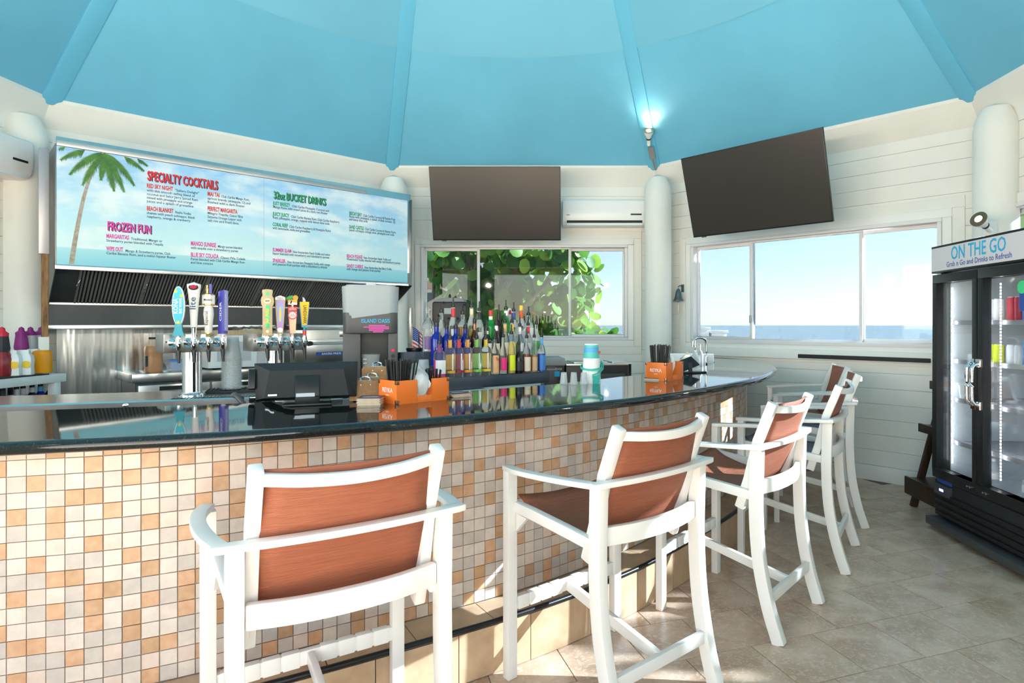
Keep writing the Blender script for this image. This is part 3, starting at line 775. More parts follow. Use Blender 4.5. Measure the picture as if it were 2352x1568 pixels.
def make_spot(base, head, label, watts, box=True):
    d = (head-base).normalized(); r = thing('spot_lamp', label, 'lamp', Matrix.Translation(base), 'adjustable spot lamps')
    q = d.to_track_quat('Z', 'Y').to_matrix().to_4x4()
    L_ = (head-base).length
    MB().lathe([(.018,.0),(.022,.02),(.022,.07),(.024,.075)], 16, q).build('socket', 'white_plastic', r)
    MB().lathe([(.025,.075),(.027,.08),(.027,.088),(.025,.092)], 16, q).build('band', 'black_matte', r)
    MB().lathe([(.024,.092),(.030,.11),(.052,.155),(.058,.175),(.058,.185)], 20, q).build('reflector', 'white_plastic', r)
    MB().lathe([(.0,.184),(.052,.184),(.052,.188),(.0,.192)], 20, q).build('lens', 'lamp_glow', r)
    MB().lathe([(.052,.183),(.060,.183),(.060,.190),(.052,.190)], 20, q).build('rim', 'copper', r)
    ld = bpy.data.lights.new('spot_beam', 'SPOT'); ld.energy = watts; ld.spot_size = math.radians(130); ld.spot_blend = .8; ld.shadow_soft_size = .05; ld.color = (1,.87,.70)
    lo = bpy.data.objects.new('spot_beam', ld); COL.objects.link(lo); lo.parent = r
    lo.matrix_basis = Matrix.Translation(d*.20) @ d.to_track_quat('-Z', 'Y').to_matrix().to_4x4()
    return r
b = ony(2276, 530, 4.73); h = ony(2232, 488, 4.60)
sp = make_spot(b, h, 'white spot lamp on the round column above the fridge', 14)
MB().box(-.03, .05, .0, .05, -.04, .075).build('wall_plate', 'white_plastic', sp, bevel=.006)
# lamp on the ceiling rib, with conduit box
a_ = Vector((*EDGE[0], ZE)); dr = (APEX-a_).normalized()
b = a_+dr*.30+Vector((-.02,-.06,-.05)); sp = make_spot(b, b+Vector((-.02,-.14,.14)), 'small glowing spot lamp on the ceiling rib between the televisions', 8)
bx = thing('conduit_box', 'grey metal junction box with two conduits on the ceiling rib', 'junction box', Matrix.Translation(a_+dr*.22+Vector((0,-.05,-.045))))
q = dr.to_track_quat('Z', 'Y').to_matrix().to_4x4()
MB().box(-.035, .035, -.02, .02, -.09, .06, q).build('box', 'galv', bx, bevel=.004)
for s in (-1, 1): MB().tube([tuple(q @ Vector((s*.015,0,-.09))), tuple(q @ Vector((s*.013,.0,-.17))), tuple(q @ Vector((s*.006,.02,-.25)))], .008).build('conduit', 'galv', bx)
# unseen spot lamps behind the camera, added to brighten the ceiling
for (x, y), lab in (((3.12,2.15),'added unseen spot lamp on the corner by the fridge wall end'), ((-4.1,2.15),'added unseen spot lamp on the corner at the bar end'), ((-2.0,.12),'added unseen spot lamp beside the doorway, bar side'), ((.95,.12),'added unseen spot lamp beside the doorway, fridge side')):
    b = Vector((x, y, 2.25)); make_spot(b, b+Vector((ctr.x-x, ctr.y-y, 2.6)).normalized()*.19, lab, 110)

# bell on the ocean wall
ub, zb_ = FR.hit(1558, 690, .1)
bell = thing('bell', 'small dark brass bell with a rope on the white wall', 'bell', FR.face(ub, .10, zb_))
MB().lathe([(.0,.135),(.012,.135),(.022,.12),(.032,.09),(.038,.05),(.047,.018),(.060,.002),(.060,-.004),(.048,.0),(.030,.08),(0,.1)], 28, T(0,0,0)).build('bell_body', 'bell_metal', bell)
MB().tube([(0,0,.135),(0,0,.16),(0,.03,.175),(0,.09,.165)], .006).build('bracket', 'bell_metal', bell)
MB().box(-.02, .02, .085, .10, .10, .19).build('bracket_plate', 'bell_metal', bell, bevel=.003)
MB().tube([(0,0,.08),(0,0,-.02)], .006).build('clapper', 'bell_metal', bell)
MB().tube([(0,0,-.02),(.003,0,-.06),(-.002,0,-.10),(.002,0,-.16)], .010, 8).build('rope', 'rope', bell)

# ------------------------------------------------------------------ glass door fridge
FX, FYC = 2.62, 3.97
fr = thing('fridge', 'black two-door glass merchandiser fridge with a lit sign header', 'fridge', T(FX, FYC, 0, -math.pi/2))
Wd, D, HT = .49, .70, 1.995
m = MB(); m.box(-Wd,-Wd+.03,.03,D,.08,HT); m.box(Wd-.03,Wd,.03,D,.08,HT); m.box(-Wd+.03,Wd-.03,D-.03,D,.08,HT); m.box(-Wd+.03,Wd-.03,.06,D-.03,HT-.18,HT); m.box(-Wd+.03,Wd-.03,.06,D-.03,.08,.33)
m.build('cabinet', 'black_plastic', fr, bevel=.004)
m = MB(); m.box(-Wd+.03,-Wd+.04,.08,D-.03,.33,1.81); m.box(Wd-.04,Wd-.03,.08,D-.03,.33,1.81); m.box(-Wd+.04,Wd-.04,D-.04,D-.03,.33,1.81); m.box(-Wd+.04,Wd-.04,.08,D-.04,.33,.345); m.box(-Wd+.04,Wd-.04,.08,D-.04,1.80,1.81)
m.build('liner', 'fridge_liner', fr)
hd = MB().box(-Wd-.003, Wd+.003, -.035, .06, 1.805, HT).build('header', 'black_plastic', fr, bevel=.004)
MB().box(-Wd+.008, Wd-.008, -.040, -.034, 1.818, HT-.016).build('sign_panel', 'tin_grey', hd)
MATS['sign_face'] = mat('sign_face', (.62,.61,.66), .4)
MATS['sign_face'].node_tree.nodes['Principled BSDF']
bpy.data.objects['sign_panel'].data.materials[0] = MATS['sign_face']
t = MB(); letters(t, 'ON THE GO', T(-.255,-.0415,1.882) @ UPRIGHT, .125, .012, fit=.53); t.build('lettering', 'cyan_print', hd)
t = MB(); letters(t, 'Grab n Go and Drinks to Refresh', T(-.305,-.0415,1.836) @ UPRIGHT, .050, .006, fit=.63); t.build('lettering', 'blue_print', hd)
for s in (-1, 1):
    x0, x1 = (-Wd, -.003) if s < 0 else (.003, Wd)
    m = MB(); y0, y1 = -.03, .028; f = .05
    m.box(x0,x1,y0,y1,1.735,1.795); m.box(x0,x1,y0,y1,.365,.43); m.box(x0,x0+f,y0,y1,.43,1.735); m.box(x1-f,x1,y0,y1,.43,1.735)
    dr_ = m.build('door', 'black_plastic', fr, bevel=.004)
    MB().box(x0+f-.004, x1-f+.004, -.004, .002, .426, 1.739).build('glass', 'fridge_glass', dr_)
    xh = x1-.022 if s < 0 else x0+.022
    hm = MB(); hm.tube(curve3([(xh,-.03,.93),(xh,-.072,.95),(xh,-.080,1.0),(xh,-.080,1.13),(xh,-.072,1.18),(xh,-.03,1.20)], 5), .013, 10); hm.box(xh-.018,xh+.018,-.045,-.028,.905,.955); hm.box(xh-.018,xh+.018,-.045,-.028,1.175,1.225)
    hm.build('handle', 'chrome', dr_)
    led = MB()
    for k in range(62): led.box(x0+.062, x0+.070, .07, .075, .47+k*.02, .482+k*.02)
    for k in range(62): led.box(x1-.070, x1-.062, .07, .075, .47+k*.02, .482+k*.02)
    tag(led.build('led_strip', 'led', fr), kind='stuff')
    for k in range(2): MB().lathe([(0,0),(.006,0),(.006,.006),(0,.008)], 10, T(x1-.06-.03*k if s < 0 else x0+.06+.03*k, -.031, .392, 0, math.pi/2)).build('screw', 'chrome', dr_)
m = MB(); m.box(-Wd,Wd,-.01,.05,.10,.345)
gl = m.build('grille_panel', 'black_matte', fr, bevel=.004)
for k in range(4): MB().box(-Wd+.03, Wd-.03, -.028, -.008, .115+k*.045, .135+k*.045).build('grille_slat', 'black_plastic', gl, bevel=.003)
MB().box(-Wd-.01, Wd+.01, -.075, .05, .03, .085).build('kick_bar', 'dark_grey', fr, bevel=.008)
MB().box(-Wd+.02, -Wd+.20, -.030, -.008, .255, .325).build('controller', 'dark_grey', fr, bevel=.003)
MB().box(-Wd+.085, -.36, -.0315, -.029, .282, .298).build('readout', 'blue_led', fr)
lb = MB(); lb.box(-Wd+.03, -Wd+.20, -.0125, -.010, .335, .362); lb.build('warning_label', 'blue_print', fr); lb = MB(); lb.box(-Wd+.03, -Wd+.20, -.0135, -.0115, .362, .372); lb.build('label_band', 'yellow_print', fr)
MB().box(.34,.42,-.0065,-.0045,1.52,1.68).build('sticker', 'blue_print', fr); MB().lathe([(0,0),(.038,0),(.038,.002),(0,.002)], 24, T(.365,-.007,1.66,0,math.pi/2)).build('sticker_badge', 'green_panel', fr)
for x in (-.43, .43):
    for y in (.1, .62): MB().lathe([(.03,0),(.03,.05),(.02,.08)], 12, T(x, y, 0)).build('foot', 'black_plastic', fr)
SHZ = [.62, .92, 1.19, 1.46]
for z in SHZ:
    m = MB()
    for k in range(24): m.tube([(-.445,.10+k*.0225,z),(.445,.10+k*.0225,z)], .0028, 5)
    for x in (-.445, 0, .445): m.tube([(x,.10,z-.004),(x,.62,z-.004)], .004, 6)
    m.box(-.445,.445,.088,.098,z-.018,z+.012)
    m.build('wire_shelf', 'tin_grey', fr)
FM = fr.matrix_basis
can_me = {}
def can(x, y, z, mt, lab, r=.031, h=.122, grp='cans in the fridge'):
    k = (mt, r, h)
    if k not in can_me:
        can_me[k] = (MB().lathe([(r*.8,0),(r,.008),(r,h-.012),(r*.84,h)], 18).mesh('can_body', mt), MB().lathe([(0,h-.001),(r*.83,h-.001),(r*.85,h+.003),(r*.80,h+.002)], 18).mesh('can_lid', 'galv'))
    t = thing('drink_can', lab, 'can', FM @ T(x, y, z), grp); link('can_body', can_me[k][0], t); link('can_lid', can_me[k][1], t)
for i, x in enumerate((.06,.13,.20,.27,.34,.41)): can(x, .15, SHZ[3]+.003, 'lab_blue' if i > 1 else 'lab_maroon', 'blue drink can on the top fridge shelf' if i > 1 else 'dark red drink can on the top fridge shelf', .030, .15)
for i, x in enumerate((-.20,-.13,-.06)): can(x, .15, SHZ[3]+.003, 'lab_white', 'white drink can with red lettering band on the top fridge shelf', .031, .145)
for i, x in enumerate((-.20,-.13,-.06,.06,.13)): can(x, .15, SHZ[2]+.003, 'lab_lime' if i < 3 else 'lab_silver', 'pale lime drink can on the third fridge shelf' if i < 3 else 'silver drink can on the third fridge shelf', .031, .122)
for i, x in enumerate((.20,.27,.34,.41)): can(x, .15, SHZ[2]+.003, 'lab_blue', 'slim blue drink can on the third fridge shelf', .028, .155)
def water(x, y, z, lab):
    t = thing('water_bottle', lab, 'bottle', FM @ T(x, y, z), 'water bottles in the fridge bottom')
    MB().lathe([(0,0),(.030,0),(.033,.012),(.031,.03),(.033,.05),(.031,.07),(.033,.09),(.033,.135),(.026,.165),(.014,.19),(.013,.205)], 18).build('bottle_body', 'cup_clear', t)
    MB().lathe([(.0335,.085),(.0335,.125)], 18).build('bottle_label', 'lab_white', t)
    MB().lathe([(.0145,.20),(.0145,.218),(0,.218)], 14).build('cap', 'white_plastic', t)
for x in (-.30,-.22,-.14): water(x, .17, .346, 'clear water bottle behind the left fridge door, bottom shelf')
for x in (.20,.28,.36): water(x, .15, .346, 'clear water bottle behind the right fridge door, bottom shelf')
for x in (-.30,-.22): water(x, .17, SHZ[0]+.004, 'clear water bottle on the lowest wire shelf of the fridge')
t = thing('white_tub', 'white plastic tub on a fridge shelf behind the left door', 'tub', FM @ T(-.36, .17, SHZ[1]+.004))
MB().lathe([(0,0),(.075,0),(.082,.10),(.090,.105),(.090,.115),(.080,.115)], 24).build('tub_body', 'white_plastic', t)
# ladder shelf beside the fridge
ls = thing('ladder_shelf', 'dark brown wooden ladder shelf between fridge and ocean wall', 'shelf', T(2.70, 4.76, 0, -math.pi/2))
for x in (-.20, .20):
    MB().bar([(x,.03,0),(x,.40,1.40)], .035, .05, up=(0,1,0)).build('front_rail', 'dark_wood', ls, bevel=.003)
    MB().bar([(x,.47,0),(x,.47,1.40)], .035, .04, up=(0,1,0)).build('rear_rail', 'dark_wood', ls, bevel=.003)
for z, y in ((.20,.03),(.62,.14),(.96,.23)):
    MB().box(-.235,.235,y-.03,.48,z,z+.025).build('shelf_board', 'dark_wood', ls, bevel=.003)
    MB().box(-.24,.24,y-.05,y-.03,z-.10 if z < .3 else z-.03,z+.035).build('shelf_lip', 'dark_wood', ls, bevel=.003)
MB().box(-.22,.22,.36,.47,1.36,1.385).build('top_board', 'dark_wood', ls, bevel=.003)
bg_ = thing('bagged_shirt', 'folded white and blue bag standing on the ladder shelf', 'bag', ls.matrix_basis @ T(-.10, .24, .646))
MB().add([(-.09,0,0),(.09,0,0),(.09,.10,0),(-.09,.10,0),(-.05,.03,.15),(.06,.03,.14),(.05,.07,.13),(-.05,.06,.14)], [(3,2,1,0),(4,5,6,7),(0,1,5,4),(1,2,6,5),(2,3,7,6),(3,0,4,7)]).build('bag_body', 'paper', bg_, bevel=.01)
MB().box(-.07,.07,-.004,.003,.02,.05).build('bag_print', 'lab_sky', bg_)

# ------------------------------------------------------------------ menu board over the kitchen hood
VS = .86
uL, zL1 = FL.hit(130, 335, VS); _, zL0 = FL.hit(130, 604, VS); uR, zR1 = FL.hit(936, 460, VS); _, zR0 = FL.hit(936, 651, VS)
SZ0, SZ1 = (zL0+zR0)/2, (zL1+zR1)/2; SWd, SHt = uL-uR, SZ1-SZ0
print('sign', uL, uR, SZ0, SZ1, SWd, SHt, zL0, zR0, zL1, zR1)
board = thing('menu_board', 'wide printed drinks menu board with palm tree, sky and sea', 'sign', FL.face(uL, VS, SZ0))
def sg(px, py):
    u, z = FL.hit(px, py, VS); return uL-u, z-SZ0
xm = sg(606, 600)[0]
MB().box(0, SWd, 0, .014, 0, SHt).build('panel', 'menu_print', board)
MB().box(xm-.0012, xm+.0012, -.0008, .01, 0, SHt).build('seam', 'tin_grey', board)
MB().box(-.01, SWd+.01, -.006, .03, -.035, -.002).build('bottom_rail', 'steel', board, bevel=.003)
MB().box(0, SWd*.84, -.004, .02, SHt+.003, SHt+.045).build('top_rail', 'galv', board, bevel=.004)
# printed palm
pt = [(164,606),(171,560),(180,510),(192,455),(206,410),(222,375),(238,350)]
P2 = [Vector((*sg(*p), 0)) for p in pt]; P2 = curve3(P2, 4); m = MB(); n = len(P2); vs = []
for i, p in enumerate(P2):
    k = i/(n-1); w_ = .010*(1-k)+.0065; vs += [(p.x-w_, -.0012, p.y), (p.x+w_, -.0012, p.y)]
m.add(vs, [(2*i, 2*i+1, 2*i+3, 2*i+2) for i in range(n-1)])
m.build('palm_trunk_print', 'palm_trunk', board)
m = MB(); rp_ = random.Random(5)
C0 = Vector(sg(240, 350))
for ex, ey, bow in ((136,342,.03),(140,366,.05),(160,400,.06),(190,424,.05),(232,412,.01),(262,438,-.02),(285,440,-.05),(308,425,-.06),(330,392,-.06),(338,380,-.05),(300,362,-.03),(205,344,.02),(268,356,-.01),(180,350,.03)):
    E = Vector(sg(ex, ey)); ctrl = (C0+E)/2+Vector((0, abs((E-C0).x)*.28+.01)); N = 34; L_ = (E-C0).length
    for k in range(N):
        t = (k+.6)/N; p = C0*(1-t)**2+ctrl*2*t*(1-t)+E*t*t; tg = ((ctrl-C0)*(1-t)+(E-ctrl)*t).normalized()
        ln = (.03+.42*L_*math.sin(math.pi*min(1, t*.85+.12)))*.42*rp_.uniform(.8,1.15)
        for s in (-1, 1):
            nrm = Vector((-tg.y, tg.x))*s; d = (tg*.75+nrm*.75+Vector((0,-.55))).normalized()
            q = p+d*ln; b1, b2 = p-tg*.0085, p+tg*.0085
            if max(q.y, p.y) > SHt-.004 or min(q.x, p.x) < .003: 
                q.y = min(q.y, SHt-.004); q.x = max(q.x, .003)
                if p.y > SHt-.004 or p.x < .003: continue
            yy = -.0013-.0002*rp_.random(); f = [(b1.x,yy,b1.y),(b2.x,yy,b2.y),(q.x,yy,q.y)]
            if (b2-b1).cross(q-b1) < 0: f = f[::-1]
            m.add(f, [(0,1,2)])
m.build('palm_fronds_print', 'palm_leaf', board)
def cap_px(px, py, h): return sg(px, py-h)[1]-sg(px, py)[1]
def head(s, px, py, px2, col, h):
    x, z = sg(px, py); x2 = sg(px2, py)[0]; hh = cap_px(px, py, h)
    for dx, c_, yy in ((.007,'shadow_print',-.0014),(0,col,-.0024)):
        mb_ = MB(); letters(mb_, s, T(x+dx, yy, z-dx*.7) @ UPRIGHT, hh/.70, .030, fit=x2-x); mb_.build('heading_lettering' if dx == 0 else 'heading_shadow', c_, board)
BODY_PX = 122/len('coconut and Sailor Jerry Spiced Rum')      # width of one body letter near px 400
def item(title, px, py, px2, col, lines, first, h=9.5, lh=8.4, bw=3.5):
    x, z = sg(px, py); hh = cap_px(px, py, h); wt = sg(px2, py)[0]-x
    mb_ = MB(); letters(mb_, title, T(x, -.0015, z) @ UPRIGHT, hh/.70, .034, fit=wt); mb_.build('title_lettering', col, board)
    bd_ = MB()
    cw = (sg(px+10, py)[0]-x)/10*bw; lhz = cap_px(px, py, lh); sz = cap_px(px, py, 5.6)/.70
    if first: letters(bd_, first, T(x+wt+cw*1.3, -.0015, z) @ UPRIGHT, sz, .014, fit=cw*len(first))
    for i, l in enumerate(lines): letters(bd_, l, T(x, -.0015, z-lhz*(i+1)) @ UPRIGHT, sz, .014, fit=cw*len(l))
    bd_.build('body_lettering', 'navy', board)
head('SPECIALTY COCKTAILS', 338, 413, 500, 'red_print', 21); head('FROZEN FUN', 246, 528, 346, 'pink_print', 20); head('32oz BUCKET DRINKS', 628, 455, 748, 'green_print', 16.5)
item('RED SKY NIGHT', 337, 430.5, 397, 'red_print', ['with this smooth sailing blend of','coconut and Sailor Jerry Spiced Rum','mixed with pineapple and orange','juices and a splash of grenadine'], '"Sailors Delight"')
item('BEACH BLANKET', 337, 482.5, 398, 'red_print', ['shaken with peach schnapps, black','raspberry, orange & cranberry.'], 'Reyka Vodka')
item('MAI TAI', 476.5, 449, 504, 'red_print', ['apricot brandy, pineapple, OJ and','finished with a dark floater.'], 'Club Caribe Mango Rum,', bw=3.1)
item('PERFECT MARGARITA', 476.5, 483, 545, 'red_print', ['Milagro Tequila, Gator Bite','Satsuma Orange Liquor with','salt rim and fresh lime.'], None, bw=3.1)
item('MARGARITAS', 244, 546, 296, 'pink_print', ['Strawberry puree blended with Tequila'], 'Traditional, Mango or', bw=3.7)
item('WIPE OUT', 244, 575, 283, 'pink_print', ['Caribe Banana Rum, and a melon liqueur floater'], 'Mango & Strawberry puree, Club', bw=3.7)
item('MANGO SUNRISE', 438, 563, 496, 'pink_print', ['with tequila over a strawberry puree'], 'Mango puree blended', bw=3.15, lh=8)
item('BLUE SKY COLADA', 438, 589, 502, 'pink_print', ['Puree blended with Club Caribe Mango Rum','and blue curacao'], 'Classic Pi\u00f1a Colada', bw=3.25, lh=8)
item('JUST BREEZY', 627, 470, 667, 'green_print', ['Mango Rums with mixed juices & a dark rum floater'], 'Club Caribe Pineapple, Coconut and', 8, 7, 2.7)
item('JUICY JUICY', 626.5, 494.5, 665, 'green_print', ['Rum, pineapple, orange, topped with lemon lime soda'], 'Club Caribe Banana Rum, Club Caribe Raspberry', 8, 7, 2.7)
item('CORAL REEF', 626, 518.5, 661, 'green_print', ['with lemonade, soda and grenadine'], 'Club Caribe Raspberry & Pineapple Rums', 8, 7, 2.7)
item('BISCAY BAY', 802, 493, 831, 'green_print', ['Rums with pineapple, a splash of blue curacao, OJ','and lemon lime soda'], 'Club Caribe Coconut & Passion Fruit', 7.5, 6.3, 2.25)
item('SAND CASTLE', 802, 524, 835, 'green_print', ['peach schnapps, orange juice, pineapple and soda'], 'Club Caribe Coconut & Banana Rums,', 7.5, 6.3, 2.25)
item('SUMMER SLAM', 626, 577, 669, 'pink_print', ['liquor blended with strawberry and blackberry purees'], 'New Amsterdam Peach Vodka and melon', 8, 7, 2.65)
item('SPARKLER', 626, 601.5, 656, 'pink_print', ['and passion fruit pur\u00e9es with a blackberry drizzle'], 'New Amsterdam Pineapple Vodka with mango', 8, 7, 2.65)
item('BEACH PLEASE', 796, 591, 832, 'pink_print', ['Watermelon Vodka blended with mango and blackberry purees'], 'New Amsterdam Apple Vodka and', 7.5, 6.3, 2.3)
item('SANDY CHEEKS', 796, 613.5, 834, 'pink_print', ['with mango and passion fruit pur\u00e9es'], 'New Amsterdam Red Berry Vodka', 7.5, 6.3, 2.3)

# ------------------------------------------------------------------ kitchen hood
hood = thing('range_hood', 'stainless kitchen extractor hood with dark baffle filters behind the menu board', 'range hood', FL.face(uL, 0, 0))
W = SWd+.06
m = MB(); m.box(0, W, -.82, .0, 2.0, 2.86); m.build('canopy', 'steel', hood, bevel=.004)
for x in (-.006, W):
    m = MB(); m.add([(x,-.84,1.86),(x,-.84,2.80),(x,-.03,2.80),(x,-.03,1.42),(x+.006,-.84,1.86),(x+.006,-.84,2.80),(x+.006,-.03,2.80),(x+.006,-.03,1.42)], [(0,1,2,3),(7,6,5,4),(0,4,5,1),(1,5,6,2),(2,6,7,3),(3,7,4,0)]); m.build('side_panel', 'steel_dark', hood)
MB().box(0, W, -.84, -.78, 1.87, 2.0).build('front_lip', 'steel_dark', hood)
A, B = Vector((0,-.76,1.935)), Vector((0,-.30,1.625)); nb = 6; fw = (W-.26)/nb
for i in range(nb):
    x0 = .16+i*fw; f = MB(); n_ = (B-A).cross(Vector((1,0,0))).normalized()
    f.add([(x0,A.y,A.z),(x0+fw,A.y,A.z),(x0+fw,B.y,B.z),(x0,B.y,B.z)], [(0,1,2,3)]); f.add([(x0,A.y,A.z+.01),(x0+fw,A.y,A.z+.01),(x0+fw,B.y,B.z+.01),(x0,B.y,B.z+.01)], [(3,2,1,0)])
    ft = f.build('baffle_filter', 'gap_black', hood); ns = 17
    for k in range(ns):
        x = x0+.018+(fw-.036)*(k+.5)/ns
        MB().bar([(x, A.y-.004, A.z-.012), (x, B.y-.004, B.z-.012)], .0125, .016, up=(0,-.55,-.83)).build('baffle_slat', 'slat_metal', ft)
    for xx in (x0+.008, x0+fw-.008): MB().bar([(xx, A.y-.005, A.z-.014), (xx, B.y-.005, B.z-.014)], .016, .014, up=(0,-.55,-.83)).build('filter_frame', 'slat_metal', ft)
    hx = x0+fw*.5
    if i in (0,1,2,3,4): MB().tube(curve3([(x0+.012,-.60,1.80),(x0-.006,-.58,1.755),(x0-.006,-.50,1.70),(x0+.012,-.47,1.715)], 4), .004, 6).build('filter_handle', 'chrome', ft)
MB().box(0, .16, -.76, -.30, 1.60, 1.61).build('end_plate', 'hood_panel', hood) if False else None
m = MB(); m.add([(0,-.76,1.935),(.16,-.76,1.935),(.16,-.30,1.625),(0,-.30,1.625)], [(0,1,2,3)]); m.build('end_plate', 'hood_panel', hood)
MB().box(0, W, -.33, -.27, 1.605, 1.625).build('filter_ledge', 'steel_brushed', hood, bevel=.002)
MB().box(0, W, -.31, -.04, 1.44, 1.606).build('rear_panel', 'hood_panel', hood)
MB().box(0, W, -.325, -.03, 1.405, 1.44).build('rear_ledge', 'steel', hood, bevel=.003)
tag(MB().box(.10, FL.len-.10, .002, .022, .0, 1.42).build('wall_cladding', 'steel_wall', M=FL.M), 'rippled stainless sheet lining the kitchen wall', 'wall panel')
pw = FL.face(uL+.02, .70, 0)
ps = thing('wood_post', 'weathered bare wood strip beside the hood end', 'post', pw)
MB().box(-.052, -.012, .0, .05, 1.35, 1.98).build('strip', 'raw_wood', ps, bevel=.003); MB().box(-.070, -.008, -.004, .055, 1.98, 2.78).build('painted_strip', 'tin_grey', ps, bevel=.003); MB().box(-.070, -.008, -.004, .055, 0, 1.35).build('painted_strip', 'white_wall', ps, bevel=.003)
br_ = thing('track_bracket', 'galvanised perforated bracket above the menu board end', 'bracket', FL.face(FL.hit(850, 440, .8)[0], .80, FL.hit(850, 440, .8)[1]))
m = MB(); m.box(-.28,.20,-.003,.003,-.035,.04); m.build('plate', 'galv', br_); m = MB()
for k in range(9): m.lathe([(0,0),(.006,0),(.006,.002),(0,.002)], 8, T(-.22+k*.05, -.004, .015-.03*(k%2), 0, math.pi/2))
m.build('holes', 'gap_black', br_); MB().tube([(-.25,-.006,0),(-.1,-.012,-.012),(0.02,-.012,.0),(.08,-.006,-.01)], .007, 8).build('cable', 'black_matte', br_)

# ------------------------------------------------------------------ kitchen line: table, microwave, oven, jug
ZK = 1.03
uk0 = FL.hit(275, 840, .14)[0]
kt = thing('work_table', 'stainless equipment table along the kitchen wall with drawers', 'table', FL.face(uk0, .03, 0))
MB().box(0, 2.3, -.62, 0, ZK-.075, ZK).build('table_top', 'steel', kt, bevel=.004)
MB().box(.03, 2.27, -.57, -.02, .12, ZK-.078).build('cabinet_body', 'steel_dark', kt)
for i in range(4): 
    dw = MB().box(.05+i*.555, .585+i*.555, -.595, -.57, .60, ZK-.10).build('drawer', 'steel', kt, bevel=.003)
    MB().box(.20+i*.555, .44+i*.555, -.60, -.594, ZK-.15, ZK-.115).build('finger_pull', 'gap_black', dw)
for x in (.05, 2.25):
    for y in (-.55,-.06): MB().lathe([(.02,0),(.02,.12)], 12, T(x, y, 0)).build('foot', 'steel_dark', kt)
KT = kt.matrix_basis
def kx(px, v=.35): return uk0-FL.hit(px, 800, v)[0]
x = kx(352, .38)
jg = thing('juice_jug', 'clear plastic jug of orange-brown juice on the kitchen table', 'jug', KT @ T(x, -.36, ZK))
MB().lathe([(0,.0),(.062,0),(.068,.01),(.068,.11),(.064,.13),(.068,.16),(.068,.20),(.060,.225),(.0,.225)], 24, sq=.45).build('juice', 'liq_juice', jg)
MB().lathe([(.0705,.005),(.0705,.11),(.066,.13),(.0705,.16),(.0705,.205),(.060,.24),(.038,.272),(.034,.29)], 24, sq=.45).build('jug_body', 'jug_pet', jg)
MB().lathe([(.036,.285),(.036,.302),(0,.302)], 20).build('cap', 'black_matte', jg); MB().box(-.071,-.055,-.06,.02,.05,.14).build('jug_label', 'lab_black', jg)
x = kx(412, .36)
tr_ = thing('foil_tray', 'ribbed clear tray beside the juice jug', 'tray', KT @ T(x, -.34, ZK))
MB().lathe([(0,0),(.085,0),(.105,.075),(.112,.078),(.108,.082),(.10,.075),(.082,.006),(0,.006)], 40, sx=1.1, sy=.8, sq=.7).build('tray_body', 'cup_clear', tr_)
MB().box(-.085,.085,-.05,.05,.012,.10).build('packet', 'lab_blue', tr_, bevel=.01)
x = kx(540, .40)
mw = thing('microwave', 'white microwave on the kitchen table behind the tap tower', 'microwave', KT @ T(x, -.32, ZK))
MB().box(-.27,.27,-.20,.22,.015,.315).build('housing', 'white_plastic', mw, bevel=.008)
dd = MB().box(-.262,.14,-.212,-.20,.03,.30).build('door', 'white_plastic', mw, bevel=.006)
MB().box(-.20,.09,-.2145,-.211,.075,.255).build('door_window', 'lab_silver', dd)
MB().box(.15,.262,-.206,-.199,.03,.30).build('control_panel', 'lab_silver', mw)
for sx_ in (-.2,.2): MB().lathe([(.012,0),(.012,.016)], 10, T(sx_,-.12,0)).build('foot', 'black_matte', mw)
bx_ = thing('cardboard_box', 'flat brown cardboard box wrapped in clear film on the microwave', 'box', KT @ T(x-.02, -.32, ZK+.3155))
MB().box(-.30,.32,-.17,.02,0,.045).build('carton', 'tan_wood', bx_, bevel=.003)
rows_ = []
for i in range(6): rows_.append([(-.22+.5*j/11, -.19+.36*i/5, .048+.025*math.sin(j*1.3+i)**2+.02*(math.sin(j*.7+i*2)**2)) for j in range(12)])
MB().grid(rows_).build('film', 'bag_clear', bx_)
x = kx(735, .40)
ov = thing('pizza_oven', 'stainless countertop deck oven with a black bar handle', 'oven', KT @ T(x, -.32, ZK))
MB().box(-.38,.36,-.24,.26,.02,.36).build('housing', 'steel_brushed', ov, bevel=.005)
od = MB().box(-.33,.34,-.262,-.24,.03,.265).build('door', 'steel', ov, bevel=.004)
MB().tube([(-.20,-.30,.225),(.32,-.30,.225)], .012, 12).build('handle', 'steel_brushed', od)
for xx in (-.20,.32): MB().lathe([(.020,0),(.024,.02),(.020,.05)], 14, T(xx,-.262,.225,0,math.pi/2)).build('handle_end', 'black_matte', od)
MB().box(-.13,.15,-.266,-.261,.10,.135).build('badge', 'blue_print', od)
t = MB(); letters(t, 'BAKERS PRIDE', T(-.075,-.2675,.108) @ UPRIGHT, .026, .01, fit=.20); t.build('badge_lettering', 'white_print', od)
MB().box(.12,.30,-.246,-.238,.285,.345).build('control_plate', 'steel', ov, bevel=.003)
for xx in (-.33,.31): MB().lathe([(.02,0),(.02,.022)], 10, T(xx,-.18,0)).build('foot', 'black_matte', ov)
fb = thing('foil_bundle', 'crumpled dark foil bundle on top of the deck oven', 'foil', KT @ T(x-.28, -.30, ZK+.36))
m = MB(); rr = random.Random(2); rows_ = [[((j/9-.5)*.3, (i/5-.5)*.22, (0 if i in (0,5) or j in (0,9) else rr.uniform(.02,.075))) for j in range(10)] for i in range(6)]
m.grid(rows_, smooth=False); m.build('foil', 'steel_dark', fb)
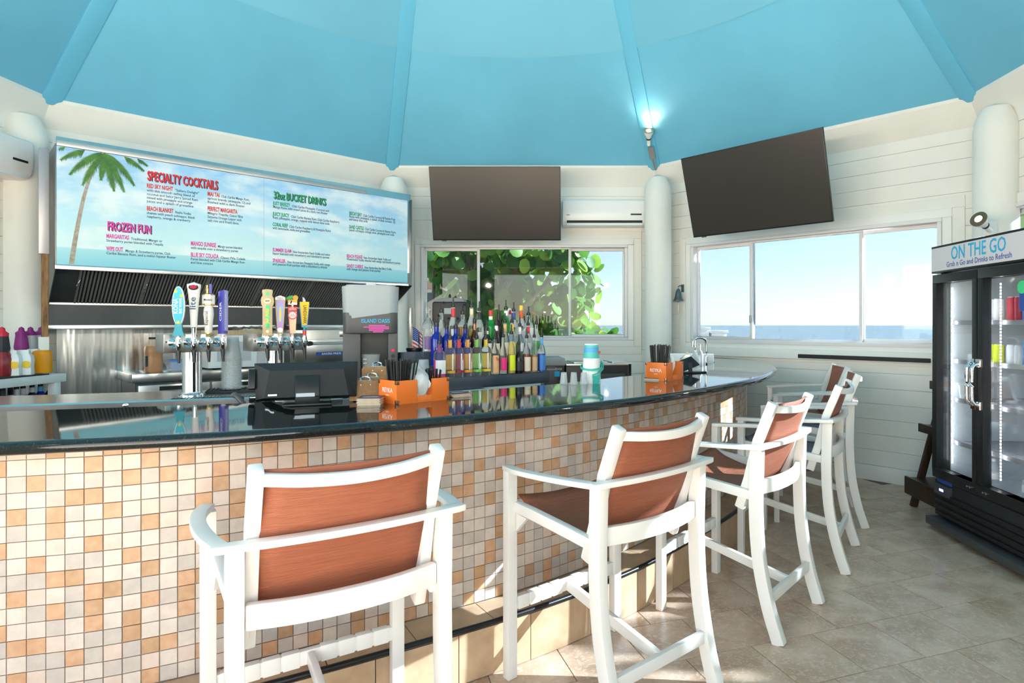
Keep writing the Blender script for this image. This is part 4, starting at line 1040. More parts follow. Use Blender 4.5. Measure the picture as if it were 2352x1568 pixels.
# white corner shelf with syrups (far left)
ZSH = 1.075
p0, p1 = onx(0, 872, -3.80), onx(158, 858, -3.80)
print('shelf', p0, p1)
sh = thing('syrup_shelf', 'white two-tier shelf with a rubber mat in the kitchen corner', 'shelf', T(-3.80, 0, 0))
MB().box(-.62, 0, 3.1, 4.72, ZSH-.06, ZSH).build('top_shelf', 'white_gloss', sh, bevel=.006)
MB().box(-.60, -.03, 3.1, 4.60, ZSH, ZSH+.008).build('rubber_mat', 'black_matte', sh)
MB().box(-.62, 0, 3.1, 4.72, .80, .84).build('lower_shelf', 'white_gloss', sh, bevel=.006)
for yy in (3.12, 4.62):
    for xx in (-.60,-.06): MB().box(xx, xx+.055, yy, yy+.055, 0, ZSH-.06).build('leg', 'white_gloss', sh, bevel=.004)
def lathe_thing(name, lab, cat, M, parts, group=None, sq=0, sx=1, sy=1):
    t = thing(name, lab, cat, M, group)
    for pn, prof, mt in parts: MB().lathe(prof, 20, sq=sq, sx=sx, sy=sy).build(pn, mt, t)
    return t
def puree(px, x, mt, cap, lab, sleeve):
    y = onx(px, 850, x).y
    lathe_thing('puree_bottle', lab, 'bottle', T(x, y, ZSH+.008), [('bottle_body', [(0,0),(.044,0),(.048,.01),(.048,.12),(.040,.15),(.034,.17)], mt), ('sleeve', [(.034,.168),(.038,.19),(.030,.275),(.028,.28)], sleeve), ('cap', [(.030,.278),(.031,.30),(.016,.315),(.013,.335),(.0,.345)], cap)], 'syrup bottles on the corner shelf', sq=.4)
puree(5, -3.97, 'liq_berry', 'lab_red', 'dark red puree bottle with red cap on the corner shelf', 'lab_black')
puree(49, -4.12, 'lab_purple', 'lab_plum', 'purple capped puree bottle with berry sleeve, behind the white jugs', 'lab_plum')
puree(70, -4.12, 'lab_purple', 'lab_plum', 'purple capped puree bottle with pale sleeve, behind the white jugs', 'lab_silver')
puree(94, -4.12, 'lab_purple', 'lab_plum', 'purple capped puree bottle behind the orange jar', 'lab_silver')
def mixjug(px, x, lab):
    y = onx(px, 850, x).y
    t = lathe_thing('mix_jug', lab, 'jug', T(x, y, ZSH+.008, .5), [('jug_body', [(0,0),(.056,0),(.058,.01),(.054,.06),(.058,.10),(.052,.135),(.036,.155),(.034,.165)], 'white_plastic'), ('cap', [(.036,.163),(.036,.178),(0,.178)], 'white_gloss')], 'white mixer jugs on the corner shelf', sq=.4)
    MB().lathe([(0,0),(.026,0),(.026,.001),(0,.001)], 16, T(.022,-.0585,.075,0,math.pi/2,.0)).build('jug_emblem', 'yellow_print', t); tt = MB(); letters(tt, 'FINEST', T(-.0,-.0605,.045) @ UPRIGHT, .014, .01, fit=.045); 
mixjug(28, -3.96, 'white plastic mixer jug beside the dark red bottle'); mixjug(56, -3.94, 'white plastic mixer jug with a gold emblem, middle of the shelf'); mixjug(77, -4.02, 'white plastic mixer jug tucked against the orange jar')
y = onx(97, 850, -3.95).y
lathe_thing('orange_jar', 'bright orange jar of puree at the corner shelf end', 'jar', T(-3.95, y, ZSH+.008), [('jar_body', [(0,0),(.052,0),(.056,.012),(.054,.06),(.056,.13),(.050,.158),(.036,.168),(0,.168)], 'liq_orange')], sq=.3)
rb = random.Random(9)
for px, a, b, lab in ((6,'glass_dark','lab_black','small black bottle under the corner shelf, first'), (24,'lab_silver','glass_dark','squat silver bottle with dark cap under the corner shelf'), (38,'lab_silver','lab_silver','slim silver bottle under the corner shelf'),
                      (53,'glass_clear','lab_silver','clear bottle with silver collar under the corner shelf'), (74,'glass_dark','lab_silver','wide dark bottle with silver band under the corner shelf'), (93,'glass_blue','lab_sky','blue bottle with sky-blue neck under the corner shelf'), (115,'glass_dark','lab_orange','dark bottle with orange neck label under the corner shelf')):
    y = onx(px, 890, -3.93).y
    lathe_thing('liqueur_bottle', lab, 'bottle', T(-3.93, y, .84), [('bottle_body', [(0,0),(.036,0),(.038,.01),(.038,.07),(.016,.11),(.014,.12)], a), ('neck_label', [(.0165,.10),(.0165,.145)], b), ('cap', [(.0155,.143),(.0155,.172),(0,.172)], 'black_plastic')], 'bottles under the corner shelf')

# ------------------------------------------------------------------ beer towers
def bang(p): _, t = TOPCURVE.at(TOPCURVE.near(p)); return math.atan2(t.y, t.x)
def bf(px, py, z, rot=0):
    p = onz(px, py, z); return T(p.x, p.y, z, bang(p)+rot)
VUP = UPRIGHT @ Matrix.Rotation(math.pi/2, 4, 'Z'); VDN = UPRIGHT @ Matrix.Rotation(-math.pi/2, 4, 'Z')
def txt(par, s, M, size, mt, fit=None, bold=.012, align='CENTER', name='lettering'):
    t = MB(); letters(t, s, M, size, bold, fit=fit, align=align); return t.build(name, mt, par)
def plate(poly, y0, y1): return MB().prism([(x, z) for x, z in poly], -y1, -y0, Matrix.Rotation(math.pi/2, 4, 'X'))   # outline in x,z with thickness in y
def ell(a, b, cz, n=24, cx=0): return [(cx+a*math.cos(2*math.pi*i/n), cz+b*math.sin(2*math.pi*i/n)) for i in range(n)]
def h_surf(h):
    plate([(-.024*math.sin(math.pi*min(1,.12+.88*k/14))**.7, .05+.19*k/14) for k in range(15)][::-1][:0] or ell(.0245,.098,.150), -.012, .012).build('blade', 'white_print', h)
    plate(ell(.0215,.094,.150), -.0135, -.012).build('face', 'aqua', h)
    plate([(-.024,.0),(.024,0),(.015,.030),(.013,.062),(-.013,.062),(-.015,.030)], -.012, .012).build('tail', 'teal', h)
    for x, z in ((-.010,.222),(.012,.200),(0,.068)): plate(ell(.0065,.0075,z,12,x), -.0142, -.0134).build('flower', 'yellow_print', h)
    txt(h, 'KONA', T(-.001,-.0145,.148) @ VUP, .026, 'white_print', fit=.075); txt(h, 'BIG WAVE', T(.014,-.0145,.150) @ VUP, .015, 'white_print', fit=.075)
def h_paddle(h):
    m = MB(); m.lathe([(.010,.0),(.011,.05),(.012,.055)], 12); m.build('ferrule', 'chrome', h)
    vs = []; pr = [(.0135,.052),(.015,.10),(.019,.17),(.025,.235),(.0285,.262)]
    MB().lathe(pr+[(.0285,.272),(.0,.284)], 20, sx=1, sy=.62).build('paddle', 'marble_handle', h)
    MB().lathe([(0,0),(.019,0),(.019,.003),(0,.003)], 20, T(0,-.0165,.256,0,math.pi/2-.35), sy=.8).build('badge', 'ink', h)
    MB().lathe([(0,0),(.014,0),(.014,.003),(0,.003)], 20, T(0,-.0185,.257,0,math.pi/2-.35), sy=.8).build('badge_core', 'lab_maroon', h)
    txt(h, 'lite', T(.008,-.0155,.175) @ VUP, .034, 'navy', fit=.062)
def h_figure(h):
    MB().lathe([(.010,0),(.013,.004),(.011,.010),(.013,.014),(.012,.02)], 16).build('ferrule', 'gold', h)
    MB().lathe([(.014,.020),(.016,.028),(.0165,.05),(.019,.085),(.022,.115),(.0205,.142),(.017,.155),(.018,.160)], 20).build('grip', 'marble_handle', h)
    MB().lathe([(.018,.159),(.027,.163),(.028,.168),(.028,.212),(.027,.217),(.018,.220)], 8, smooth=False).build('capital', 'marble_handle', h)
    MB().lathe([(.0285,.163),(.029,.166),(.0285,.169)], 8).build('gold_band', 'gold', h); MB().lathe([(.028,.214),(.0285,.217),(.018,.2205)], 8).build('gold_band', 'gold', h)
    MB().lathe([(.008,.220),(.006,.232),(.008,.246),(.005,.255),(.006,.265),(0,.27)], 12, T(-.006,0,0)).build('figurine', 'gold', h)
    plate([(.002,.222),(.013,.222),(.013,.272),(.002,.272)], -.004, .004).build('banner', 'indigo', h)
    txt(h, 'Modelo', T(0,-.0285,.184) @ UPRIGHT, .016, 'ink', fit=.034); txt(h, 'Especial', T(-.001,-.0225,.095) @ VUP, .018, 'ink', fit=.07, bold=.004)
def h_prism(h):
    m = MB(); m.add([(-.020,-.006,.015),(.006,-.020,.015),(.020,.010,.015),(-.008,.018,.015),(-.020,-.006,.235),(.006,-.020,.245),(.020,.010,.242),(-.008,.018,.238)],
                    [(3,2,1,0),(4,5,6,7),(0,1,5,4),(1,2,6,5),(2,3,7,6),(3,0,4,7)]); m.build('prism', 'indigo', h, bevel=.0015)
    m = MB(); m.add([(.0065,-.0203,.03),(.0203,.0092,.03),(.0203,.0092,.240),(.0065,-.0203,.243)], [(0,1,2,3)], T(.0005,-.0006,0)); m.build('pale_face', 'lavender', h)
    a = math.atan2(.030, .014); c_ = T(.0150,-.0078,.13, a) @ VUP
    txt(h, 'BLACKBERRY CIDER', c_, .014, 'white_print', fit=.185); a2 = math.atan2(-.014, .026); txt(h, 'CIDER', T(-.0045,-.0147,.13, a2) @ VUP, .014, 'white_print', fit=.10)
    MB().lathe([(.008,0),(.009,.012),(.014,.016)], 12).build('ferrule', 'white_print', h)
def h_wicker(h):
    pl_ = [(-.021,0),(.021,0),(.0215,.145),(.026,.155),(.0285,.172),(.026,.190),(.0205,.198),(.023,.218),(.022,.228),(0,.231),(-.022,.228),(-.023,.218),(-.0205,.198),(-.026,.190),(-.0285,.172),(-.026,.155),(-.0215,.145)]
    plate(pl_, -.013, .013).build('paddle', 'tan_wood', h, bevel=.002)
    plate([(-.007,.038),(.009,.038),(.009,.150),(-.007,.150)], -.0142, -.0128).build('green_slot', 'green_panel', h, bevel=.0005); plate([(-.008,.200),(.009,.200),(.009,.216),(-.008,.216)], -.0142, -.0128).build('green_slot', 'green_panel', h)
    plate(ell(.016,.014,.172), -.0145, -.0128).build('medallion', 'pale_wood', h); plate([(-.009,.170),(.009,.171),(.009,.1745),(-.009,.174)], -.0155, -.0144).build('medallion_mark', 'ink', h)
    txt(h, 'Jai Alai', T(.0055,-.0148,.098) @ VUP, .022, 'yellow_print', fit=.075); plate(ell(.006,.006,.022,12), -.0142, -.0128).build('stud', 'gold', h)
def h_pint(h):
    plate([(-.013,.012),(.013,.012),(.023,.182),(.022,.196),(0,.205),(-.022,.196),(-.023,.182)], -.012, .012).build('paddle', 'lab_tan', h, bevel=.002)
    plate([(-.022,.182),(.022,.182),(.021,.194),(0,.203),(-.021,.194)], -.0135, -.012).build('crown', 'tin_grey', h)
    plate([(-.010,.040),(.010,.040),(.016,.176),(-.016,.176)], -.0132, -.012).build('art_panel', 'rainbow_blue', h)
    plate(ell(.012,.012,.030,16), -.014, -.012).build('roundel', 'tin_grey', h)
    txt(h, 'TBBC', T(0,-.0140,.1835) @ UPRIGHT, .016, 'navy', fit=.034); plate(ell(.0045,.040,.110,12), -.0138, -.0131).build('art_streak', 'yellow_print', h)
    MB().lathe([(.008,0),(.010,.012),(.012,.014)], 12).build('ferrule', 'white_print', h)
def h_ranger(h):
    plate([(-.014,.012),(.014,.012),(.019,.125),(-.019,.125)], -.012, .012).build('paddle', 'pale_wood', h, bevel=.001); plate([(-.014,.012),(-.011,.012),(-.016,.125),(-.019,.125)], -.0125, -.01).build('paddle_edge', 'red_handle', h)
    plate([(-.0195,.122),(.0195,.122),(.0205,.150),(-.0205,.150)], -.013, .013).build('red_block', 'red_handle', h, bevel=.001)
    plate(ell(.021,.021,.105), -.0145, .0).build('roundel', 'red_handle', h); plate(ell(.016,.016,.106), -.0155, -.0143).build('roundel_disc', 'white_print', h)
    w_ = MB()
    for cx_ in (-.006, .006): w_.tube([(cx_+.005*math.cos(a*math.pi/6), -.016, .102+.005*math.sin(a*math.pi/6)) for a in range(12)], .0009, 5, closed=True)
    w_.tube([(-.006,-.016,.102),(-.002,-.016,.112),(.005,-.016,.112),(.006,-.016,.102)], .0009, 5); w_.build('bicycle_mark', 'red_handle', h)
    plate([(-.021,.158),(.021,.158),(.021,.185),(-.021,.185)], -.009, .009).build('art_block', 'skin_orange', h); plate([(-.020,.160),(.020,.160),(.020,.168),(0,.172),(-.010,.176),(-.020,.164)], -.0098, -.009).build('art_dune', 'white_print', h)
    plate([(-.012,.164),(-.004,.166),(-.002,.180),(-.006,.182),(-.009,.174)], -.0104, -.0097).build('art_figure', 'ink', h)
    MB().lathe([(.006,.148),(.006,.160)], 10).build('stem', 'chrome', h)
    MB().lathe([(0,-.022),(.010,-.018),(.013,0),(.010,.016)], 14, T(-.010,0,.193,0,0,1.2)).build('lime', 'leaf_green', h); MB().lathe([(0,0),(.013,0),(.0135,.004),(.0,.004)], 18, T(.012,-.004,.195,.5,math.pi/2)).build('orange_slice', 'skin_orange', h)
    txt(h, 'NEW', T(0,-.0138,.1415) @ UPRIGHT, .007, 'white_print', fit=.013); txt(h, 'BELGIUM', T(0,-.0138,.134) @ UPRIGHT, .0085, 'white_print', fit=.030)
    MB().lathe([(.008,0),(.009,.012)], 12).build('ferrule', 'tin_grey', h)
def h_fin(h):
    MB().lathe([(.009,0),(.0095,.03),(.0095,.032)], 12).build('ferrule', 'red_handle', h); MB().lathe([(.007,.032),(.006,.055)], 10).build('stem', 'teal', h)
    plate([(-.010,.060),(.010,.060),(.020,.165),(.022,.167),(.022,.182),(-.022,.182),(-.022,.167),(-.020,.165)], -.010, .010).build('board', 'yellow_print', h, bevel=.001)
    plate([(-.013,.050),(.013,.050),(.023,.165),(-.023,.165)], -.004, .012).build('backing', 'lab_sky', h)
    plate([(-.008,.182),(.006,.182),(.004,.194),(-.001,.203),(-.009,.208),(-.008,.196)], -.003, .003).build('fin', 'lab_silver', h)
    txt(h, 'LANDSHARK', T(-.005,-.0106,.116) @ VDN, .022, 'ink', fit=.096)
def make_tower(M, handles, label, hs=1):
    M = M @ Matrix.Scale(1.24, 4)
    t = thing('beer_tower', label, 'beer tap', M, 'chrome beer towers on the steel counter')
    MB().lathe([(.058,0),(.058,.006),(.044,.010),(.042,.012),(.0405,.02),(.0405,.205)], 36).build('column', 'chrome', t)
    MB().box(-.135,.135,-.050,.050,.205,.290).build('head', 'steel_brushed', t, bevel=.003)
    for x, z in ((-.125,.255),(0,.282),(.125,.25)): MB().lathe([(0,0),(.004,0),(.004,.002),(0,.003)], 8, T(x,-.050,z,0,math.pi/2)).build('screw', 'dark_grey', t)
    for i, (fn, zb) in enumerate(handles):
        x = -.095+i*.0625
        f = MB(); R90 = math.pi/2
        f.lathe([(.0235,0),(.0235,.004),(.017,.012),(.011,.016),(.010,.055)], 20, T(x,-.050,.250,0,R90))
        f.lathe([(.009,-.032),(.011,-.02),(.0115,.0),(.0125,.012),(.009,.03),(.007,.045)], 16, T(x,-.108,.250)); f.lathe([(0,0),(.009,0),(.009,.006),(0,.009)], 12, T(x,-.118,.250,0,R90))
        fc = f.build('faucet', 'chrome', t)
        MB().lathe([(.0095,0),(.0095,-.012),(.006,-.052),(.0055,-.062)], 12, T(x,-.106,.222,0,-.12)).build('nozzle', 'black_plastic', fc)
        h = bpy.data.objects.new('tap_handle', None); COL.objects.link(h); h.parent = t; h.empty_display_size = .02
        h.matrix_basis = T(x, -.108, zb-.018, -.50, -.02) @ Matrix.Diagonal((1, 1, hs, 1)); fn(h)
    return t
t1 = onz(441, 908, ZS)
make_tower(T(t1.x, t1.y, ZS, .90), ((h_surf,.300),(h_paddle,.290),(h_figure,.295),(h_prism,.295)), 'chrome beer tower with surfboard, grey, ornate and purple tap handles', .90)
p2 = ony(632, 905, 3.86)
make_tower(T(p2.x, p2.y, ZS, .93), ((h_wicker,.298),(h_pint,.296),(h_ranger,.296),(h_fin,.290)), 'chrome beer tower with wicker, copper, red and yellow tap handles', .96)
# drip tray
dp = onz(490, 916, ZS)
dt = thing('drip_tray', 'shallow stainless drip tray in front of the tap tower', 'tray', T(dp.x, dp.y, ZS, KA))
m = MB(); m.box(-.22,.24,-.05,.05,0,.008); m.build('tray', 'steel', dt, bevel=.003); m = MB()
for k in range(24): m.box(-.20+k*.018, -.192+k*.018, -.038, .038, .008, .0095)
m.build('grate_slots', 'gap_black', dt)
# cup stack on a bar mat
cq = onz(532, 900, ZS); cm_ = T(cq.x, cq.y, ZS, KA+.1) @ Matrix.Scale(1.24, 4)
bmt = thing('bar_mat', 'black rubber bar mat under the clear cup stack', 'mat', cm_); MB().box(-.11,.14,-.05,.09,0,.012).build('mat', 'black_matte', bmt, bevel=.003); nb_ = MB()
for i in range(14):
    for j in range(7): nb_.lathe([(.004,.012),(.003,.016),(0,.016)], 6, T(-.10+i*.0175, -.04+j*.0195, 0))
tag(nb_.build('nubs', 'black_matte', bmt), kind='stuff')
cup_me = MB().lathe([(0,.004),(.030,.004),(.031,0),(.0325,.0)][::-1][:0] or [(.0455,0),(.0478,.0015),(.0478,.0035),(.0455,.005),(.0435,.005),(.036,.062),(.0305,.112),(.0295,.114),(0,.114)], 28).mesh('plastic_cup', 'cup_clear')
for i in range(25):
    c = link('plastic_cup', cup_me, None, cm_ @ T(0,0,.0165+i*.0062)); tag(c, 'clear plastic cup upside down in the stack on the bar mat', 'cup', 'stacked clear plastic cups')

# ------------------------------------------------------------------ point-of-sale screen seen from behind
pp = onz(702, 928, ZT)
pos = thing('till_screen', 'black point-of-sale screen seen from behind on the granite', 'screen', T(pp.x, pp.y+.02, ZT, bang(pp)-.12) @ Matrix.Diagonal((1.02,1,.80,1)))
W2_, H2_ = .19, .20
tl_ = T(0, -.02, .035, 0, -.28)
m = MB(); m.add([(-.205,-.005,.0),(.205,-.005,0),(.215,.0,.205),(-.215,0,.205),(-.205,.03,-.005),(.205,.03,-.005),(.215,.03,.21),(-.215,.03,.21)],
                [(0,1,2,3)[::-1],(4,5,6,7),(0,4,5,1)[::-1],(1,5,6,2)[::-1],(2,6,7,3)[::-1],(3,7,4,0)[::-1]], tl_)
m.build('display', 'black_plastic', pos, bevel=.003)
m = MB(); o_ = [(-.205,-.005,.0),(.205,-.005,0),(.213,-.002,.200),(-.213,-.002,.200)]; i_ = [(-.17,-.05,.0),(.17,-.05,.0),(.15,-.05,.150),(-.15,-.05,.150)]
m.add(o_+i_, [(0,1,5,4),(1,2,6,5),(2,3,7,6),(3,0,4,7),(4,5,6,7)], tl_); m.build('rear_shell', 'black_matte', pos)
for x in (-.06,.05): MB().lathe([(0,0),(.005,0),(.004,.002),(0,.002)], 10, tl_ @ T(x,-.030,.172,0,math.pi/2-.6)).build('vent_screw', 'black_plastic', pos)
MB().box(-.05,.05,-.060,-.045,.0,.12, tl_).build('vesa_plate', 'black_plastic', pos, bevel=.006); MB().box(-.045,.03,-.0625,-.059,-.002,.018, tl_).build('serial_sticker', 'lab_silver', pos); MB().box(-.155,-.12,-.0525,-.0495,.010,.020, tl_).build('model_sticker', 'white_print', pos)
MB().box(-.10,.10,-.10,.08,0,.014).build('base', 'black_plastic', pos, bevel=.006); MB().box(-.05,.05,-.055,-.015,.01,.09).build('stand_neck', 'black_plastic', pos, bevel=.006)
MB().box(-.235,-.207,-.02,.02,.06,.17, tl_).build('card_reader', 'black_plastic', pos, bevel=.005)
cb = thing('cable_clip', 'curved dark cable guard at the till screen side', 'cable', T(pp.x-.25, pp.y-.07, ZT, bang(pp))); MB().tube(curve3([(0,.05,.03),(-.03,.0,.05),(-.02,-.05,.05),(.01,-.08,.01)], 5), .012, 10).build('guard', 'dark_grey', cb)

# ------------------------------------------------------------------ caddies
def make_caddy(M, L, W_, H_, lab, text_side=True):
    c = thing('straw_caddy', lab, 'caddy', M, 'orange bar caddies with straws')
    t = .006; B_ = 'orange_box'
    MB().box(0, L, 0, W_, 0, t).build('base', B_, c)
    m = MB(); n0, n1 = L*.38, L*.66
    m.box(0,n0,0,t,t,H_); m.box(n1,L,0,t,t,H_); m.box(n0,n1,0,t,t,H_*.28); m.build('front_panel', B_, c, bevel=.001)
    MB().box(0,L,W_-t,W_,t,H_).build('rear_panel', B_, c, bevel=.001)
    e = MB().box(0,t,t,W_-t,t,H_).build('end_panel', B_, c, bevel=.001); MB().box(L-t,L,t,W_-t,t,H_).build('end_panel', B_, c, bevel=.001)
    MB().box(n0-.003,n0+.003,t,W_-t,t,H_*.8).build('divider', B_, c); MB().box(n1-.003,n1+.003,t,W_-t,t,H_*.8).build('divider', B_, c)
    RS = T(-.0012, W_/2, H_*.48, -math.pi/2) @ UPRIGHT
    txt(c, 'REYKA', RS, W_*.20, 'white_print', fit=W_*.56, bold=.008); txt(c, 'VODKA', T(-.0012, W_/2, H_*.34, -math.pi/2) @ UPRIGHT, W_*.055, 'white_print', fit=W_*.18)
    for x, y in ((0,0),(L,0),(0,W_),(L,W_)):
        for z in (.009, H_-.009):
            k = .013; MB().box(x-.0025 if x == 0 else x-k, x+k if x == 0 else x+.0025, y-.0025 if y == 0 else y-k, y+k if y == 0 else y+.0025, z-.009, z+.0095).build('corner_cap', 'copper', c, bevel=.002)
    return c
straw_me = MB().lathe([(.0032,0),(.0032,.215)], 7).mesh('straw', 'black_plastic')
def straws(M, x0, x1, y0, y1, z, n, lab, grp, h=1, seed=1):
    r_ = random.Random(seed)
    for i in range(n):
        a = r_.random(); b = r_.random(); x, y = x0+(x1-x0)*a, y0+(y1-y0)*b
        o = link('straw', straw_me, None, M @ T(x, y, z, 0, -.10*(b-.5)*2*.8+.02, (a-.5)*.26+r_.uniform(-.03,.03)) @ Matrix.Diagonal((1,1,h*r_.uniform(.97,1.02),1)))
        tag(o, lab, 'straw', grp)
a0, a1, a2 = onz(911, 929, ZT), onz(1031, 916, ZT), onz(877, 916, ZT)
ang = math.atan2((a1-a0).y, (a1-a0).x); L1 = (a1-a0).length; print('caddy', L1, (a2-a0).length)
CM1 = T(a0.x, a0.y, ZT, ang); CW1 = .15
make_caddy(CM1, L1, CW1, .105, 'orange caddy with black straws and a bag of napkins beside the till')
straws(CM1, .02, L1*.36, .03, CW1-.03, .012, 50, 'black drinking straw bunched in the caddy beside the till', 'straws in the caddy by the till', .86, 4)
straws(CM1, L1*.70, L1-.02, .03, CW1-.03, .012, 24, 'short black stir straw in the far end of the till caddy', 'stir straws in the caddy by the till', .62, 5)
nb_ = thing('napkin_bag', 'clear plastic bag of white napkins standing in the caddy', 'napkins', CM1 @ T(L1*.52, CW1*.5, .008))
NW = L1*.125
for i in range(9): MB().grid([[(-NW+.0+k*.002, -.055+i*.0065+.012*math.sin(k/5*2), .001), (NW-.002, -.055+i*.0065+.012*math.sin(k/5*2), .001)] for k in range(1)]+[[(-NW, -.055+i*.006, .0+.09*k/6), (NW, -.055+i*.006+.018*math.sin(k), .09*k/6+.004*i)] for k in range(7)]).build('napkin', 'paper', nb_)
rows_ = []
for i in range(10):
    k = i/9; r_ = (.055+.030*math.sin(math.pi*min(1,k*1.15)))*(1-.75*max(0,k-.72)/.28) if i else .032; rows_.append([(r_*.95*math.cos(2*math.pi*j/18)*(1+.10*math.sin(5*j+i))*(.62 if k < .5 else .62+.5*(k-.5)), r_*math.sin(2*math.pi*j/18)*(1+.08*math.sin(3*j-i)), .004+.165*k) for j in range(19)])
MB().grid(rows_).build('film', 'bag_clear', nb_)
b0, b1, b2 = onz(1530, 875, ZT), onz(1577, 868, ZT), onz(1486, 863, ZT)
b1 = onz(1577, 866, ZT); ang2 = math.atan2((b1-b0).y, (b1-b0).x); print('caddy2', (b1-b0).length, (b2-b0).length, math.degrees(ang2))
CM2 = T(b0.x, b0.y, ZT, bang(b0)); L2 = .235; CW2 = .15
make_caddy(CM2, L2, CW2, .115, 'orange caddy with black straws near the ocean end of the bar')
straws(CM2, .02, L2*.36, .03, CW2-.03, .012, 44, 'black drinking straw bunched in the caddy near the ocean end', 'straws in the caddy near the ocean end', 1.0, 6)
nb2 = thing('napkin_bundle', 'white wrapped napkins in the caddy near the ocean end', 'napkins', CM2 @ T(L2*.52, CW2*.5, .008))
for i in range(6): MB().grid([[(-.026, -.05+i*.012+.01*math.sin(k), .025*k), (.026, -.05+i*.012+.012*math.sin(k+1), .025*k+.006*i)] for k in range(7)]).build('napkin', 'paper', nb2)
# coaster stacks
def coasters(px, py, n, lab, rot):
    M = bf(px, py, ZT, rot)
    me = MB().box(-.05,.05,-.05,.05,0,.0036).mesh('coaster', 'coaster', bevel=.0008, seg=1)
    for i in range(n):
        o = link('coaster', me, None, M @ T(random.uniform(-.004,.004), random.uniform(-.004,.004), i*.0039, random.uniform(-.05,.05)))
        tag(o, lab, 'coaster', lab+' set')
    top = thing('printed_coaster', 'dark printed top of '+lab.replace('tan cardboard coaster in ', ''), 'coaster', M @ T(0,0,n*.0039)); MB().box(-.05,.05,-.05,.05,0,.0030).build('card', 'coaster_print', top)
    MB().box(-.034,.034,-.012,-.004,.003,.0034).build('print_strip', 'white_print', top)
coasters(852, 928, 8, 'tan cardboard coaster in the stack beside the clipboards', -.35)
coasters(1050, 909, 4, 'tan cardboard coaster in the stack behind the orange caddy', 0)
coasters(1503, 872, 3, 'tan cardboard coaster in the stack in front of the far caddy', .1)
# clipboards
for i, (px, py, lean, dz, lab) in enumerate(((868,912,.30,.150,'brown clipboard standing at the back of the group'), (858,918,.42,.108,'brown clipboard standing in the middle of the group'), (842,922,.50,.100,'brown clipboard standing at the front of the group'))):
    c = thing('clipboard', lab, 'clipboard', bf(px, py, ZT, .1*i-.25) @ T(0,0,.006,0,-lean), 'clipboards beside the till')
    w_ = .075; MB().prism([(-w_,0),(w_,0),(w_,dz-.01),(w_-.012,dz),(-w_+.012,dz),(-w_,dz-.01)], -.003, 0, Matrix.Rotation(math.pi/2, 4, 'X')).build('board', 'clipboard', c, bevel=.0008)
    for x in (-.022,.022): MB().lathe([(0,0),(.004,0),(.003,.002),(0,.003)], 10, T(x,-.001,dz-.022,0,math.pi/2)).build('rivet', 'chrome', c)
    MB().tube(curve3([(-.016,.006,dz-.004),(-.020,.008,dz+.016),(0,.008,dz+.024),(.020,.008,dz+.016),(.016,.006,dz-.004)], 4), .0035, 8).build('clip_ring', 'chrome', c); MB().box(-.03,.03,.003,.010,dz-.02,dz+.004).build('clip_plate', 'chrome', c, bevel=.002)
hd_ = thing('clipboard_holder', 'low dark stand holding the clipboards', 'stand', bf(858, 914, ZT)); MB().box(-.09,.07,.03,.07,0,.02).build('stand_body', 'black_plastic', hd_, bevel=.004)

# ------------------------------------------------------------------ frozen drink machine
pb = ony(852, 850, 4.05)
fz = thing('frozen_drink_machine', 'dark grey frozen drink blender with a tall frosted ice hopper', 'blender', T(pb.x, pb.y, 1.03, bang(pb)-.35))
def rr_poly(a, b, r, n=6):
    out = []
    for cx_, cy_, s0 in ((a-r,b-r,0),(-a+r,b-r,1),(-a+r,-b+r,2),(a-r,-b+r,3)):
        for k in range(n+1): t_ = (s0+k/n)*math.pi/2; out.append((cx_+r*math.cos(t_), cy_+r*math.sin(t_)))
    return out
m = MB(); m.prism(rr_poly(.165,.165,.05), .36, .49, smooth=True); m.box(-.165,-.06,-.13,.165,0,.36); m.box(.105,.165,-.13,.165,0,.36); m.box(-.06,.105,.02,.165,0,.36); m.box(-.165,.165,-.165,.165,0,.03)
m.build('body', 'dark_grey', fz, bevel=.004)
m = MB(); m.box(-.06,.105,.0,.02,.03,.36); m.build('jar_recess', 'black_plastic', fz)
P_ = rr_poly(.165,.165,.055); P2_ = rr_poly(.172,.172,.06); m = MB(); n = len(P_)
m.add([(x,y,.468+.016*math.sin(x*16)) for x, y in P_]+[(x,y,.64) for x, y in P2_], [(i,(i+1)%n,n+(i+1)%n,n+i) for i in range(n)], smooth=True); m.build('ice_hopper', 'frosted', fz)
m = MB(); m.prism(P2_, .64, .652, smooth=True); m.prism(rr_poly(.15,.15,.05), .652, .662, smooth=True); m.build('hopper_lid', 'frosted', fz); MB().box(-.03,.03,-.05,.02,.66,.685).build('lid_grip', 'lab_silver', fz, bevel=.006)
MB().lathe([(0,.035),(.045,.035),(.047,.05),(.058,.22),(.060,.225)], 24, T(.0,-.06,0), sq=.5).build('blender_jar', 'cup_clear', fz)
for k in range(6): MB().box(-.045,-.025,-.122,-.119,.07+k*.025,.073+k*.025).build('jar_mark', 'white_print', fz)
txt(fz, 'ISLAND OASIS', T(.03,-.1665,.425) @ UPRIGHT, .035, 'cyan_print', fit=.17)
m = MB()
for k, (w_, x_) in enumerate(((.05,.04),(.075,.035),(.06,.05),(.045,.035),(.03,.045))): m.box(x_-w_, x_+w_, -.1670, -.1650, .405-k*.010, .411-k*.010)
m.build('sunset_mark', 'pink_print', fz); MB().lathe([(0,0),(.011,0),(.010,.004),(0,.004)], 14, T(.135,-.1305,.25,0,math.pi/2)).build('start_button', 'lab_red', fz); MB().lathe([(0,0),(.011,0),(.010,.004),(0,.004)], 14, T(.135,-.1305,.215,0,math.pi/2)).build('stop_button', 'black_plastic', fz)

